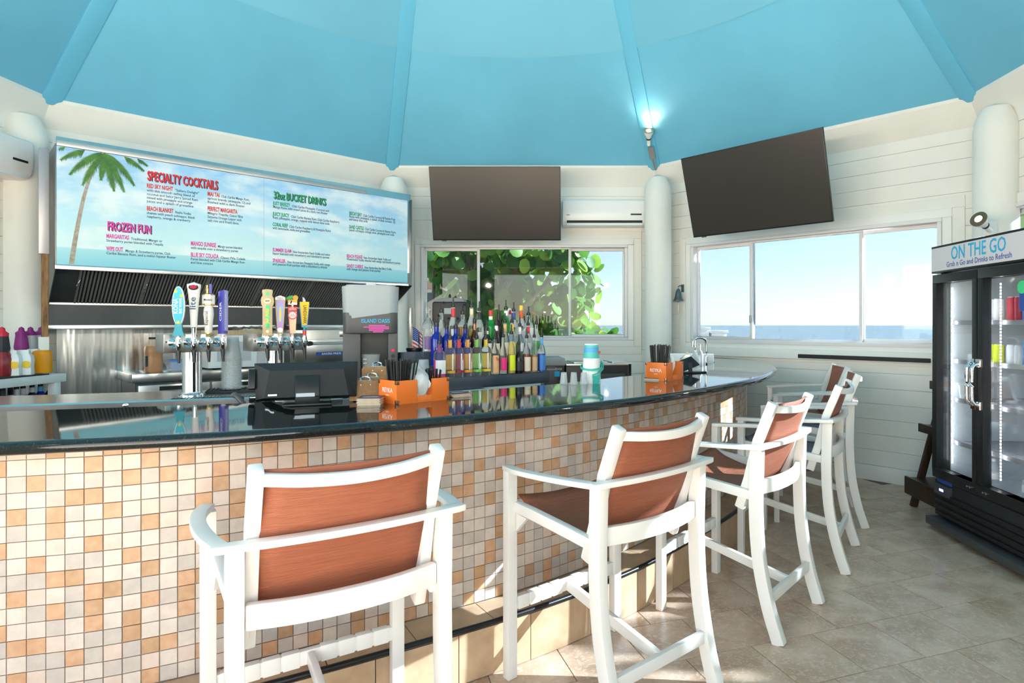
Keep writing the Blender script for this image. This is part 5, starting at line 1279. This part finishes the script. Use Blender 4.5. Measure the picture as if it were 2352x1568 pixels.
# flag
fp = ony(935, 800, 4.15)
fg = thing('small_flag', 'small striped hand flag on a stick beside the blender', 'flag', T(fp.x+.075, fp.y+.12, 1.03, .5))
MB().tube([(-.06,0,0),(-.075,0,.42)], .003, 8).build('stick', 'pale_wood', fg)
NX, NZ = 13, 13; fm = MB()
def fpt(a, b): return (-.072+.15*a*.9+.03*b*a, .02*math.sin(a*5+b*2), .40-.16*b-.10*a-.04*a*b+.01*math.sin(a*6))
vs = [fpt(i/NX, j/NZ) for j in range(NZ+1) for i in range(NX+1)]
st, wh, un = MB(), MB(), MB()
for j in range(NZ):
    for i in range(NX):
        q = [vs[j*(NX+1)+i], vs[(j+1)*(NX+1)+i], vs[(j+1)*(NX+1)+i+1], vs[j*(NX+1)+i+1]]
        (un if i < 5 and j < 7 else st if j % 2 == 0 else wh).add(q, [(0,1,2,3)])
st.build('red_stripes', 'lab_red', fg); wh.build('white_stripes', 'paper', fg); un.build('canton', 'blue_print', fg)
m = MB()
for j in range(6):
    for i in range(5): x_, y_, z_ = fpt((i+.5)/NX, (j+.8)/NZ); m.box(x_-.002, x_+.002, y_-.0025, y_-.0012, z_-.002, z_+.002)
tag(m.build('stars', 'white_print', fg), kind='stuff')

# ------------------------------------------------------------------ tiered bottle rack
r0, r1 = onz(1030, 896, 1.03), onz(1258, 878.5, 1.03); rd = (r1-r0).normalized(); RA = math.atan2(rd.y, rd.x)
RM = T(r0.x, r0.y, 1.03, RA); RLen = (r1-r0).length; print('rack', RLen, math.degrees(RA), r0, r1)
rack = thing('bottle_rack', 'slate grey three-tier bottle rack behind the bar', 'rack', RM)
TZ = [.075, .150, .235]; TY = [(.0,.105), (.105,.205), (.205,.31)]
for z, (ya, yb) in zip(TZ, TY): MB().box(-.20, RLen, ya, yb, 0, z).build('tier', 'rack_slate', rack, bevel=.002)
MB().box(RLen, RLen+.012, -.004, .31, 0, .080).build('end_cap', 'rack_slate', rack, bevel=.002); MB().box(-.20, RLen, -.006, 0, .012, .066).build('front_strip', 'rack_slate', rack, bevel=.002)
RI = RM.inverted()
def rack_x(px, y):                                                # x along the rack where the ray of this column crosses the row
    d = RI.to_3x3() @ ray(px, CY); o = RI @ EYE; t = (y-o.y)/d.y; return o.x+d.x*t
PRO = {'vodka': [(0,0),(.035,0),(.0375,.006),(.0375,.165),(.034,.182),(.016,.197),(.0145,.205),(.0145,.245),(.0155,.25)],
       'tall': [(0,0),(.034,0),(.037,.006),(.037,.150),(.033,.175),(.018,.205),(.0145,.225),(.014,.265)],
       'wide': [(0,0),(.040,0),(.043,.006),(.043,.150),(.038,.170),(.018,.190),(.0155,.200),(.0155,.232)],
       'slim': [(0,0),(.029,0),(.031,.005),(.031,.140),(.028,.165),(.016,.20),(.0135,.215),(.0135,.255)],
       'squat': [(0,0),(.036,0),(.038,.005),(.038,.10),(.034,.125),(.016,.16),(.0135,.19),(.0135,.215)]}
_bm = {}
def bottle(px, row, shape, glass, lab, liq=None, lvl=.6, label=None, lz=(.25,.6), neck=None, cap='pour', text=None, sq=0, sc=1.0, band=None, ymul=.5):
    ya, yb = TY[row]; y = ya+(yb-ya)*ymul; x = rack_x(px, y); prof = [(r*sc*.80, z*sc) for r, z in PRO[shape]]
    t = thing('liquor_bottle', lab, 'bottle', RM @ T(x, y, TZ[row], random.uniform(-.1,.1)), 'liquor bottles on the rack')
    body = [p for p in prof]; top = prof[-1][1]; R_ = prof[2][0]; hb = prof[3][1]
    MB().lathe(body, 20, sq=sq).build('glass_body', glass, t)
    if liq:
        zz = lvl*hb; MB().lathe([(0,.004),(R_*.93,.005),(R_*.93,zz),(0,zz)], 18, sq=sq).build('liquor', liq, t)
    def patch(r, z0, z1, arc, mt, name, mid=-math.pi/2):
        n = 10; k = 1.0 if not sq else 1.0
        vs = []
        for z in (z0, z1):
            for i in range(n+1):
                a = mid+arc*(i/n-.5); c, s = math.cos(a), math.sin(a)
                if sq: q = 1+(1/max(abs(c),abs(s))-1)*sq; c, s = c*q, s*q
                vs.append((r*c, r*s, z))
        return MB().add(vs, [(i, i+1, n+2+i, n+1+i) for i in range(n)], smooth=True).build(name, mt, t)
    if label: patch(R_*1.02, lz[0]*hb, lz[1]*hb, 2.4, label, 'label')
    if band: patch(R_*1.02, .17*hb, .27*hb, 3.0, band, 'label_band'); patch(R_*1.015, .28*hb, .92*hb, .30, 'lab_white', 'label_strip'); patch(R_*1.015, .30*hb, .88*hb, 2.2, band, 'back_label', math.pi/2)
    nr = prof[-2][0]
    if neck: MB().lathe([(nr*1.06, top-.062*sc),(nr*1.06, top-.012*sc)], 14).build('neck_band', neck, t)
    if cap == 'pour':
        MB().lathe([(nr*1.05,top-.004),(nr*1.15,top+.004),(nr*1.05,top+.016),(.006,top+.020),(.0048,top+.060),(.004,top+.064)], 12).build('pourer', 'black_plastic', t)
    elif cap == 'hook':
        MB().lathe([(nr*1.05,top-.004),(nr*1.15,top+.004),(nr*1.0,top+.022),(.007,top+.026)], 12).build('pourer', 'black_plastic', t)
        MB().tube(curve3([(0,0,top+.022),(.002,0,top+.055),(.012,0,top+.070),(.022,0,top+.060)], 4), .005, 8).build('spout', 'black_plastic', t)
    elif cap: MB().lathe([(nr*1.12,top-.006),(nr*1.12,top+.028),(0,top+.030)], 14).build('cap', cap, t)
    if text: txt(t, text[0], T(0,-R_*1.05*(1 if not sq else 1.0)-.0006, hb*text[2]) @ UPRIGHT, .03, text[1], fit=R_*1.25)
    return t
FT = 'on the front tier'; MT = 'on the middle tier'; BT = 'on the back tier'
bottle(1010,0,'wide','glass_clear','clear bottle of bright pink liqueur with a patterned label '+FT,'liq_pink',.8,'lab_white',(.2,.8),'lab_plum',sq=.6,sc=.95)
bottle(1034,0,'vodka','glass_clear','clear fruit vodka bottle with amber neck and band '+FT,None,0,neck='lab_amber',band='lab_amber',sq=.45)
bottle(1054,0,'vodka','glass_clear','clear fruit vodka bottle with red neck and dark red band '+FT,None,0,neck='lab_red',band='lab_maroon',sq=.45)
bottle(1074,0,'vodka','glass_clear','clear fruit vodka bottle with orange neck and band '+FT,None,0,neck='lab_orange',band='lab_orange',sq=.45)
bottle(1095,0,'vodka','glass_clear','clear fruit vodka bottle with green neck and band '+FT,None,0,neck='lab_green',band='lab_green',sq=.45)
bottle(1116,0,'vodka','glass_clear','clear fruit vodka bottle with yellow neck and band '+FT,None,0,neck='lab_yellow',band='lab_yellow',sq=.45)
bottle(1137,0,'tall','glass_clear','clear bottle with a tall peach-coloured paper label '+FT,'liq_clear',.9,'lab_peach',(.1,.95),text=('Tito','lab_maroon',.7),sc=.92)
bottle(1156,0,'slim','glass_clear','slim clear bottle with a hot pink label '+FT,'liq_clear',.8,'lab_pink',(.2,.8),text=None)
bottle(1175,0,'slim','glass_clear','slim bottle with a lime yellow label '+FT,'liq_yellow',.9,'lab_lime',(.15,.85),sc=1.08)
bottle(1192,0,'squat','glass_dark','short dark green-black bottle with grey label '+FT,None,0,'lab_black',(.2,.9),sc=.95)
bottle(1210,0,'tall','glass_clear','dark red-brown spiced rum bottle with a cream picture label '+FT,'liq_red',.95,'lab_cream',(.1,.8),sc=.93)
bottle(1227,0,'slim','glass_clear','brown rum bottle with tan label and red diagonal stripe '+FT,'liq_amber',.9,'lab_tan',(.1,.8),sc=.98)
bottle(1244,0,'tall','glass_clear','bright blue curacao bottle at the rack end '+FT,'liq_blue',.92,'lab_blue',(.1,.85),neck='lab_sky',sc=.95)
bottle(1003,1,'wide','glass_blue','cobalt blue vodka bottle with white lettering '+MT,None,0,None,cap='hook',text=('SKYY','white_print',.55),sc=1.1)
bottle(1026,1,'wide','glass_blue','cobalt blue vodka bottle with orange lettering '+MT,None,0,None,cap='hook',text=('SKYY','lab_redorange',.8),sc=1.03)
bottle(1047,1,'wide','glass_blue','cobalt blue vodka bottle with lilac lettering '+MT,None,0,None,cap='hook',text=('SKYY','lavender',.8),sc=1.03)
bottle(1069,1,'wide','glass_blue','cobalt blue vodka bottle with white lettering beside the brown bottle '+MT,None,0,None,cap='hook',text=('SKYY','white_print',.8),sc=1.03)
bottle(1090,1,'slim','glass_brown','dark brown bottle with a bronze neck '+MT,None,0,None,neck='copper',cap='hook',sc=1.1)
bottle(1118,1,'wide','glass_dark','black-shouldered bottle with red and white neck label '+MT,None,0,'lab_white',(.5,.9),neck='lab_cream')
bottle(1140,1,'slim','glass_dark','dark bottle with a cream and red neck label '+MT,None,0,'lab_cream',(.4,.9),neck='lab_white',sc=1.05)
bottle(1160,1,'slim','glass_clear','bottle with a peach paper neck '+MT,'liq_yellow',.8,'lab_cream',(.3,.9),neck='lab_peach',sc=1.1)
bottle(1176,1,'slim','glass_clear','bottle with a yellow neck and yellow label '+MT,'liq_yellow',.8,'lab_yellow',(.3,.9),neck='lab_yellow',sc=1.1)
bottle(1194,1,'tall','glass_clear','mint green liqueur bottle with white and green neck '+MT,'liq_mint',.9,'lab_white',(.5,.9),neck='lab_white',sc=.96)
bottle(1213,1,'tall','glass_clear','clear bottle with a red neck label '+MT,'liq_clear',.9,'lab_silver',(.3,.9),neck='lab_red',sc=.98)
bottle(1232,1,'slim','glass_clear','bright green melon liqueur bottle '+MT,'liq_green',.98,None,neck=None,sc=1.05)
bottle(984,2,'wide','glass_clear','large faceted clear bottle with a purple label '+BT,'liq_clear',.9,'lab_purple',(.1,.6),cap='glass_clear',sq=.2,sc=1.12)
bottle(1014,2,'slim','glass_clear','slim clear bottle behind the blue vodkas '+BT,None,0,None,cap='hook',sc=1.02)
bottle(1041,2,'slim','glass_clear','bottle with a red and white neck '+BT,'liq_clear',.8,'lab_white',(.3,.9),neck='lab_red',sc=1.18)
bottle(1063,2,'wide','glass_clear','amber rum bottle with a clear stopper '+BT,'liq_amber',1.0,None,cap='hook',sc=1.08)
bottle(1083,2,'slim','glass_clear','pale yellow tequila bottle with a black pourer '+BT,'liq_yellow',.9,None,neck='lab_cream',sc=1.18)
bottle(1101,2,'tall','glass_clear','clear bottle with a black neck and white tag '+BT,'liq_clear',.8,'lab_white',(.5,.8),neck='lab_black',sc=1.05)
bottle(1127,2,'wide','glass_green','green gin bottle with a red square stopper '+BT,None,0,'lab_silver',(.1,.4),neck='lab_white',cap='lab_red',sc=1.08)
bottle(1146,2,'slim','glass_dark','black bottle with a long pourer '+BT,None,0,None,sc=1.02)
bottle(1162,2,'tall','glass_green','green bottle with a red collar '+BT,None,0,'lab_cream',(.2,.7),neck='lab_white',sc=1.1)
bottle(1180,2,'tall','glass_clear','pale blue gin bottle with a navy neck '+BT,'liq_clear',.9,'lab_sky',(.2,.6),neck='blue_print',sc=1.05)
bottle(1197,2,'tall','glass_clear','clear rum bottle with orange neck and yellow stopper '+BT,'liq_clear',.9,'lab_silver',(.3,.8),neck='lab_redorange',cap='lab_yellow',sc=1.1)
bottle(1214,2,'wide','glass_clear','clear bottle with a white shoulder label '+BT,'liq_clear',.9,'lab_white',(.5,.95),sc=1.08)
# tap-handle shaped paddle behind the rack
pd = thing('wooden_paddle', 'upright white surfboard-shaped paddle behind the bottles', 'paddle', RM @ T(rack_x(1171,.318), .322, .0))
plate(ell(.020,.075,.46), -.006, .006).build('blade', 'white_print', pd); plate(ell(.015,.064,.46), -.0075, -.006).build('blade_panel', 'lab_maroon', pd); plate([(-.014,.43),(.014,.43),(.014,.49),(-.014,.49)], -.0085, -.0074).build('blade_label', 'lab_silver', pd); MB().box(-.006,.006,-.005,.005,0,.40).build('shaft', 'white_print', pd)
# shaker tins left of the rack
sk = ony(972, 860, 3.72); k_ = lathe_thing('shaker_tin', 'tall frosted shaker cup left of the bottle rack', 'cup', T(sk.x, sk.y, 1.03), [('cup_body', [(0,0),(.038,0),(.040,.01),(.032,.20),(.031,.205)], 'frosted')])
bk_ = ony(952, 860, 4.25); t_ = thing('black_canister', 'black canister with a thin antenna behind the flag', 'canister', T(bk_.x, bk_.y, 1.03)); MB().lathe([(0,0),(.05,0),(.052,.01),(.052,.235),(.056,.24),(.056,.255),(0,.258)], 24).build('canister_body', 'black_plastic', t_); MB().tube([(.03,0,.25),(.032,0,.36)], .0025, 6).build('antenna', 'black_matte', t_)

# ------------------------------------------------------------------ paper towel dispenser at the garden window
ud, zd = FB.hit(1035, 760, .12)
td = thing('towel_dispenser', 'black paper towel dispenser with grey top at the garden window', 'dispenser', FB.face(ud, .036, zd))
m = MB(); m.prism([(-.20,.02),(.20,.02),(.20,.33),(.185,.345),(-.185,.345),(-.20,.33)], -.0, .17, Matrix.Rotation(math.pi/2, 4, 'X')); m.build('cover', 'black_plastic', td, bevel=.012, seg=3)
plate([(-.18,.345),(.18,.345),(.165,.375),(.08,.392),(-.08,.392),(-.165,.375)], -.15, -.0).build('top_dome', 'grey_box', td, bevel=.006); MB().box(-.19,.19,-.15,-.01,-.03,.02).build('tray', 'black_matte', td, bevel=.006); MB().box(-.19,.19,-.172,-.168,.02,.06).build('front_band', 'grey_box', td)
MB().box(-.06,.06,-.1735,-.169,.20,.27).build('window_badge', 'lab_silver', td, bevel=.003); MB().lathe([(.012,0),(.016,.03),(.008,.05),(0,.055)], 12, T(-.01,-.08,.385)).build('knob', 'black_plastic', td)
lb_ = ony(925, 750, 7.15); st_ = thing('wall_switch_box', 'small steel control box on the wall by the hood', 'box', T(-1.905, 7.32, 1.22)); MB().box(-.05,.05,0,.2,0,.42).build('cover', 'steel_brushed', st_, bevel=.004); MB().lathe([(0,0),(.015,0),(.012,.02),(0,.02)], 14, T(0,0,.25,0,math.pi/2)).build('knob', 'black_plastic', st_)

# ------------------------------------------------------------------ glass washer and ocean end of the bar
g0 = ony(1300, 840, 5.35); gw = thing('glass_washer', 'black under-bar glass washer with a steel trimmed lid', 'glass washer', T(g0.x+.02, 5.35, 0, .18))
MB().box(-.02,.55,0,.5,.05,1.085).build('cabinet', 'black_plastic', gw, bevel=.006); MB().box(-.02,.55,-.006,.5,1.085,1.105).build('lid_rim', 'steel_brushed', gw, bevel=.003)
for i in range(3): MB().box(.06+i*.17,.19+i*.17,.05,.4,1.105,1.117).build('lid_slat', 'steel_brushed', gw, bevel=.003)
MB().box(.05,.50,-.02,0,.80,1.02).build('front_panel', 'dark_grey', gw, bevel=.006); MB().box(.532,.556,-.008,.0,.6,1.10).build('chrome_edge', 'chrome', gw)
g1 = ony(1276, 840, 5.20); ch = thing('chemical_dispenser', 'black dispenser with grey lid and blue square badge', 'dispenser', T(g1.x, 5.20, 0, .15))
MB().box(-.09,.075,0,.35,.05,1.10).build('cabinet', 'black_plastic', ch, bevel=.006); MB().box(-.095,.08,-.01,.36,1.10,1.165).build('lid', 'grey_box', ch, bevel=.010); MB().box(-.01,.035,-.004,.001,1.01,1.055).build('badge', 'cyan_print', ch)
txt(ch, 'AdvantEDGE', T(-.01,-.002,1.065) @ UPRIGHT, .024, 'lab_silver', fit=.13)
# printed cup stack with teal bands
c0 = onz(1358, 879, ZT)
ccm = T(c0.x, c0.y, ZT, bang(c0), .03, -.03)
cme = MB().lathe([(.057,0),(.058,.003),(.057,.007),(.050,.125),(.0425,.205),(.0425,.208),(0,.208)], 28).mesh('cup', 'white_print')
for i in range(4):
    o = thing('souvenir_cup', 'white souvenir cup with aqua print in the stack by the ocean end' if i == 3 else 'white rim of a souvenir cup lower in the stack by the ocean end', 'cup', ccm @ T(0,0,i*.011), 'souvenir cups stacked upside down'); link('cup_body', cme, o)
    if i == 3:
        MB().lathe([(.0508,.122),(.0432,.203)], 28).build('aqua_print', 'aqua_cup', o); MB().lathe([(.0475,.158),(.0448,.188)], 28).build('blue_print_band', 'lab_sky', o); MB().box(.005,.028,-.0490,-.0455,.15,.165).build('red_mark', 'lab_redorange', o)
sl = thing('teal_wristband', 'teal silicone wristbands looped round the souvenir cups', 'wristband', ccm @ T(0,0,.10))
MB().bar([( .066*math.cos(a*math.pi/12), .066*math.sin(a*math.pi/12), .012*math.sin(a*math.pi/12+1)) for a in range(24)]+[(.066,0,.0101)], .004, .012).build('band', 'mint', sl)
MB().bar(curve3([(.055,-.030,.03),(.078,-.02,.02),(.062,-.045,-.010),(-.02,-.068,-.03)], 5), .004, .014).build('strap', 'mint', sl); m = MB()
for k in range(5): m.bar(curve3([(-.048+.002*k,-.045,-.045-.010*k),(-.02,-.064,-.035-.014*k),(.012-.004*k,-.066,-.030-.013*k)], 4), .003, .008)
m.prism(rr_poly(.020,.022,.008), 0, .006, T(-.034,-.062,-.075,-.5,math.pi/2)); m.build('hand_charm', 'mint', sl)
c1 = onz(1318, 884, ZT)
for i in range(6):
    M_ = T(c1.x-.06+(i%3)*.060, c1.y+.02+(i//3)*.055, ZT, bang(c1)); o = tag(link('plastic_cup', cup_me, None, M_ @ Matrix.Diagonal((.56,.56,.62,1))), 'small clear plastic cup upside down beside the souvenir cups', 'cup', 'small clear cups on the granite')
# sink end
f0 = ony(1622, 830, 5.75)
fc = thing('gooseneck_faucet', 'chrome gooseneck tap at the ocean end sink', 'faucet', T(f0.x, 5.75, 0)); MB().tube(curve3([(0,0,1.02),(0,0,1.26),(-.02,-.01,1.31),(-.07,-.02,1.325),(-.12,-.03,1.30),(-.13,-.03,1.24)], 6), .012, 12).build('spout', 'chrome', fc); MB().lathe([(.024,1.0),(.024,1.03),(.014,1.04)], 16).build('base', 'chrome', fc)
sb_ = thing('sink_cabinet', 'stainless hand sink cabinet at the ocean end behind the bar', 'sink', T(f0.x-.22, 5.85, 0, -.2)); MB().box(-.25,.30,-.30,.25,0,1.0).build('cabinet', 'steel_dark', sb_); MB().box(-.26,.31,.18,.25,1.0,1.16).build('backsplash', 'white_gloss', sb_, bevel=.004); MB().box(-.26,.31,-.31,.18,.985,1.0).build('sink_deck', 'steel', sb_)
for px, yy, parts, nm, lab, sq in ((1597,5.7,[('bottle_body', [(0,0),(.035,0),(.037,.01),(.037,.14),(.014,.20),(.013,.24)],'glass_clear'),('pourer',[(.015,.238),(.015,.25),(.005,.255),(.004,.30)],'chrome')],'spray_bottle','clear pourer bottle beside the sink',0),
                                (1578,5.75,[('carton_body', [(.0,0),(.055,0),(.055,.13),(.012,.17),(.012,.19),(0,.19)],'lab_cream')],'milk_carton','white folded carton beside the sink',1),
                                (1609,5.8,[('bottle_body', [(0,0),(.025,0),(.027,.01),(.027,.16),(.012,.20)],'tin_grey'),('pump',[(.008,.20),(.006,.25),(.02,.252),(.02,.258),(0,.26)],'chrome')],'soap_pump','slim grey pump bottle behind the sink tap',0)):
    q = ony(px, 820, yy); lathe_thing(nm, lab, 'bottle' if nm != 'milk_carton' else 'carton', T(q.x, yy, 1.0), parts, sq=sq)
q = onz(1590, 856, ZT); tb = thing('tablet_stand', 'black tablet on a folding stand beside the far caddy', 'tablet', T(q.x, q.y, ZT, bang(q)-.5))
MB().box(-.10,.11,-.004,.006,.03,.13, T(0,0,.01,0,-.9,-.25)).build('tablet', 'black_plastic', tb, bevel=.004); MB().box(-.09,.10,-.05,.05,0,.010).build('foot', 'black_plastic', tb, bevel=.003); MB().bar([(0,.02,.008),(.01,.03,.075)], .03, .008).build('hinge_arm', 'black_matte', tb)
q = onz(1500, 838, 1.0); 

# ------------------------------------------------------------------ outdoors
gd = MB().add([(-60,8.0,-.35),(1.5,8.0,-.35),(14,60,-.35),(-60,60,-.35)], [(0,1,2,3)]).build('ground', 'sand'); tag(gd, 'sandy garden ground outside the windows', 'ground', kind='structure')
g2 = MB().add([(-60,-40,-.36),(9,-40,-.36),(9,8.0,-.36),(-60,8.0,-.36)], [(0,1,2,3)]).build('terrace', 'sand'); tag(g2, 'pale terrace round the pavilion', 'ground', kind='structure')
se = MB().add([(-600,-900,-3.2),(3000,-900,-3.2),(3000,3000,-3.2),(-600,3000,-3.2)], [(0,1,2,3)]).build('sea', 'sea'); tag(se, 'calm blue-grey ocean out to the horizon', 'sea', kind='stuff')
# white deck boxes beyond the ocean window
for px, w_, h_, lab in ((1608,.20,.0,'white capped pillar outside the ocean window, taller'), (1646,.22,.05,'white capped pillar outside the ocean window, broader')):
    q = ony(px, 775, 9.2); t = thing('white_pillar', lab, 'pillar', T(q.x, 9.2, -.35), 'white pillars by the sea'); MB().box(-w_/2,w_/2,-.15,.15,0,1.72-h_).build('pillar_body', 'white_gloss', t, bevel=.01); MB().box(-w_/2-.02,w_/2+.02,-.17,.17,1.72-h_,1.76-h_).build('pillar_cap', 'white_gloss', t, bevel=.006)
# garden railing
rl = thing('garden_railing', 'white slatted garden railing behind the tree', 'railing', T(-3, 12.2, -.35)); MB().box(0,6,-.03,.03,1.50,1.62).build('top_rail', 'white_gloss', rl); MB().box(0,6,-.03,.03,.95,1.03).build('lower_rail', 'white_gloss', rl)
bal = MB().box(-.02,.02,-.02,.02,1.03,1.50).mesh('baluster', 'white_gloss')
for i in range(40): link('baluster', bal, rl, T(.08+i*.15,0,0))
for i in range(5): MB().box(i*1.49-.05+.05,i*1.49+.05+.0,-.05,.05,0,1.66).build('post', 'white_gloss', rl)
# neighbour's house
hs = thing('beach_house', 'pale stucco beach house with dark windows beyond the tree', 'house', T(-6.6, 14.0, -.35))
MB().box(0,4.6,0,6,0,3.1).build('wall', 'stucco', hs); MB().box(-.4,5.0,-.5,6.3,3.1,3.3).build('eave', 'house_trim', hs); MB().add([(-.4,-.5,3.3),(5,-.5,3.3),(5,6.3,3.3),(-.4,6.3,3.3),(2.3,1.5,5.2),(2.3,4.3,5.2)], [(0,1,4),(1,2,5,4),(2,3,5),(3,0,4,5)]).build('roof', 'house_roof', hs)
for x0, x1, z0, z1 in ((3.0,4.1,1.1,2.5),(1.2,2.3,1.1,2.5)):
    wn = MB().box(x0-.08,x1+.08,-.04,.02,z0-.08,z1+.08).build('window', 'house_trim', hs); MB().box(x0,x1,-.06,-.03,z0,z1).build('pane', 'house_window', wn)
for x0 in (4.75,): MB().box(x0,x0+.18,-.6,-.42,0,3.1).build('porch_post', 'house_trim', hs)
MB().box(0,5,-.6,-.4,2.75,3.1).build('porch_beam', 'house_trim', hs)
# sea-grape tree at the garden window
rl_ = random.Random(11)
lv = []
for j, s in ((0,0),):
    lv = [(0,0,0)]+[(.5*math.cos(2*math.pi*i/10)*1.0, .5+.5*math.sin(2*math.pi*i/10)*(1.0 if i != 8 else .9), .06*abs(math.cos(2*math.pi*i/10))) for i in range(10)]
lv[0] = (0,.5,-.02)
leaf_me = MB().add(lv, [(0, 1+i, 1+(i+1)%10) for i in range(10)], smooth=True).mesh('leaf', 'leaf')
def make_tree(base, label, clusters, nleaf, stuff_n, size, big=300, seed=1, name='sea_grape_tree', stem=True):
    r = random.Random(seed); t = thing(name, label, 'tree', Matrix.Translation(base)); m = MB(); tips = []
    for (cx_, cy_, cz_, rad) in clusters:
        c = Vector((cx_, cy_, cz_)); mid = Vector((cx_*.45+r.uniform(-.2,.2), cy_*.5, cz_*.55)); pts = curve3([(0,0,0), mid, c], 6); k = len(pts)
        m.tube(pts, .05, 8, scale=[1-.75*i/(k-1) for i in range(k)])
        for b in range(7):
            e = c+Vector((r.gauss(0,1), r.gauss(0,1)*.6, r.gauss(0,.8))).normalized()*rad*r.uniform(.6,1.1); bp = curve3([mid.lerp(c, .5+.07*b), c.lerp(e, .5)+Vector((0,0,.05)), e], 4); m.tube(bp, .016, 6, scale=[1-.7*i/(len(bp)-1) for i in range(len(bp))])
            tips.append((c, e, rad))
    m.build('branches', 'trunk', t)
    allm = []
    for i in range(nleaf+stuff_n):
        c, e, rad = tips[r.randrange(len(tips))]; p = c.lerp(e, r.uniform(.2,1.1))+Vector((r.gauss(0,.16), r.gauss(0,.16), r.gauss(0,.15)))
        s = size*r.uniform(.6,1.25); M_ = T(p.x, p.y, p.z, r.uniform(0,6.28), r.uniform(-1.9,-.5), r.uniform(-.5,.5)) @ Matrix.Scale(s, 4)
        allm.append((p.y, M_))
    allm.sort(key=lambda q: q[0])
    for y_, M_ in allm[:nleaf]: link('leaf', leaf_me, t, M_)
    f = MB()
    for y_, M_ in allm[nleaf:]: f.add(lv, [(0, 1+i, 1+(i+1)%10) for i in range(10)], M_, smooth=True)
    if stuff_n: tag(f.build('foliage', 'leaf', t), kind='stuff')
    return t
make_tree(Vector((-1.9,9.6,-.35)), 'sea-grape tree with big round green leaves filling the garden window', [(-.2,.1,2.9,.55),(.5,.0,2.95,.6),(1.2,-.1,2.85,.6),(1.9,-.2,2.75,.5),(.4,.2,2.2,.6),(1.1,.2,2.1,.6),(1.9,-.1,1.95,.5),(2.2,.0,1.55,.4),(.7,.3,1.6,.5),(1.4,.2,1.6,.5),(.9,.5,2.6,.6),(1.6,.4,2.3,.6),(1.8,.3,1.4,.5)], 300, 1500, .19, seed=4)
# trees on the sunny side outside the fridge window
for i, (x, y, z) in enumerate(((5.8,2.6,2.2),(6.4,4.1,2.3))):
    make_tree(Vector((x, y, -.36)), 'leafy tree shading the fridge window, '+('doorway side' if i == 0 else 'ocean side'), [(0,-.3,z+.9,.7),(.1,.4,z+.6,.7),(-.1,.1,z+.2,.6),(.0,-.5,z+.1,.5)], 0, 330, .20, seed=20+i, name='shade_tree')

make_tree(Vector((5.6,7.5,-.36)), 'leafy tree added to block sun outside the corner between fridge wall and ocean window', [(-.4,-.2,3.7,.5),(0,.2,4.0,.6),(-.2,-.6,4.1,.5),(.1,-.1,3.5,.4),(-.5,.4,4.0,.5)], 0, 700, .20, seed=31, name='shade_tree')  # added tree, its high crown keeps sun off the corner column
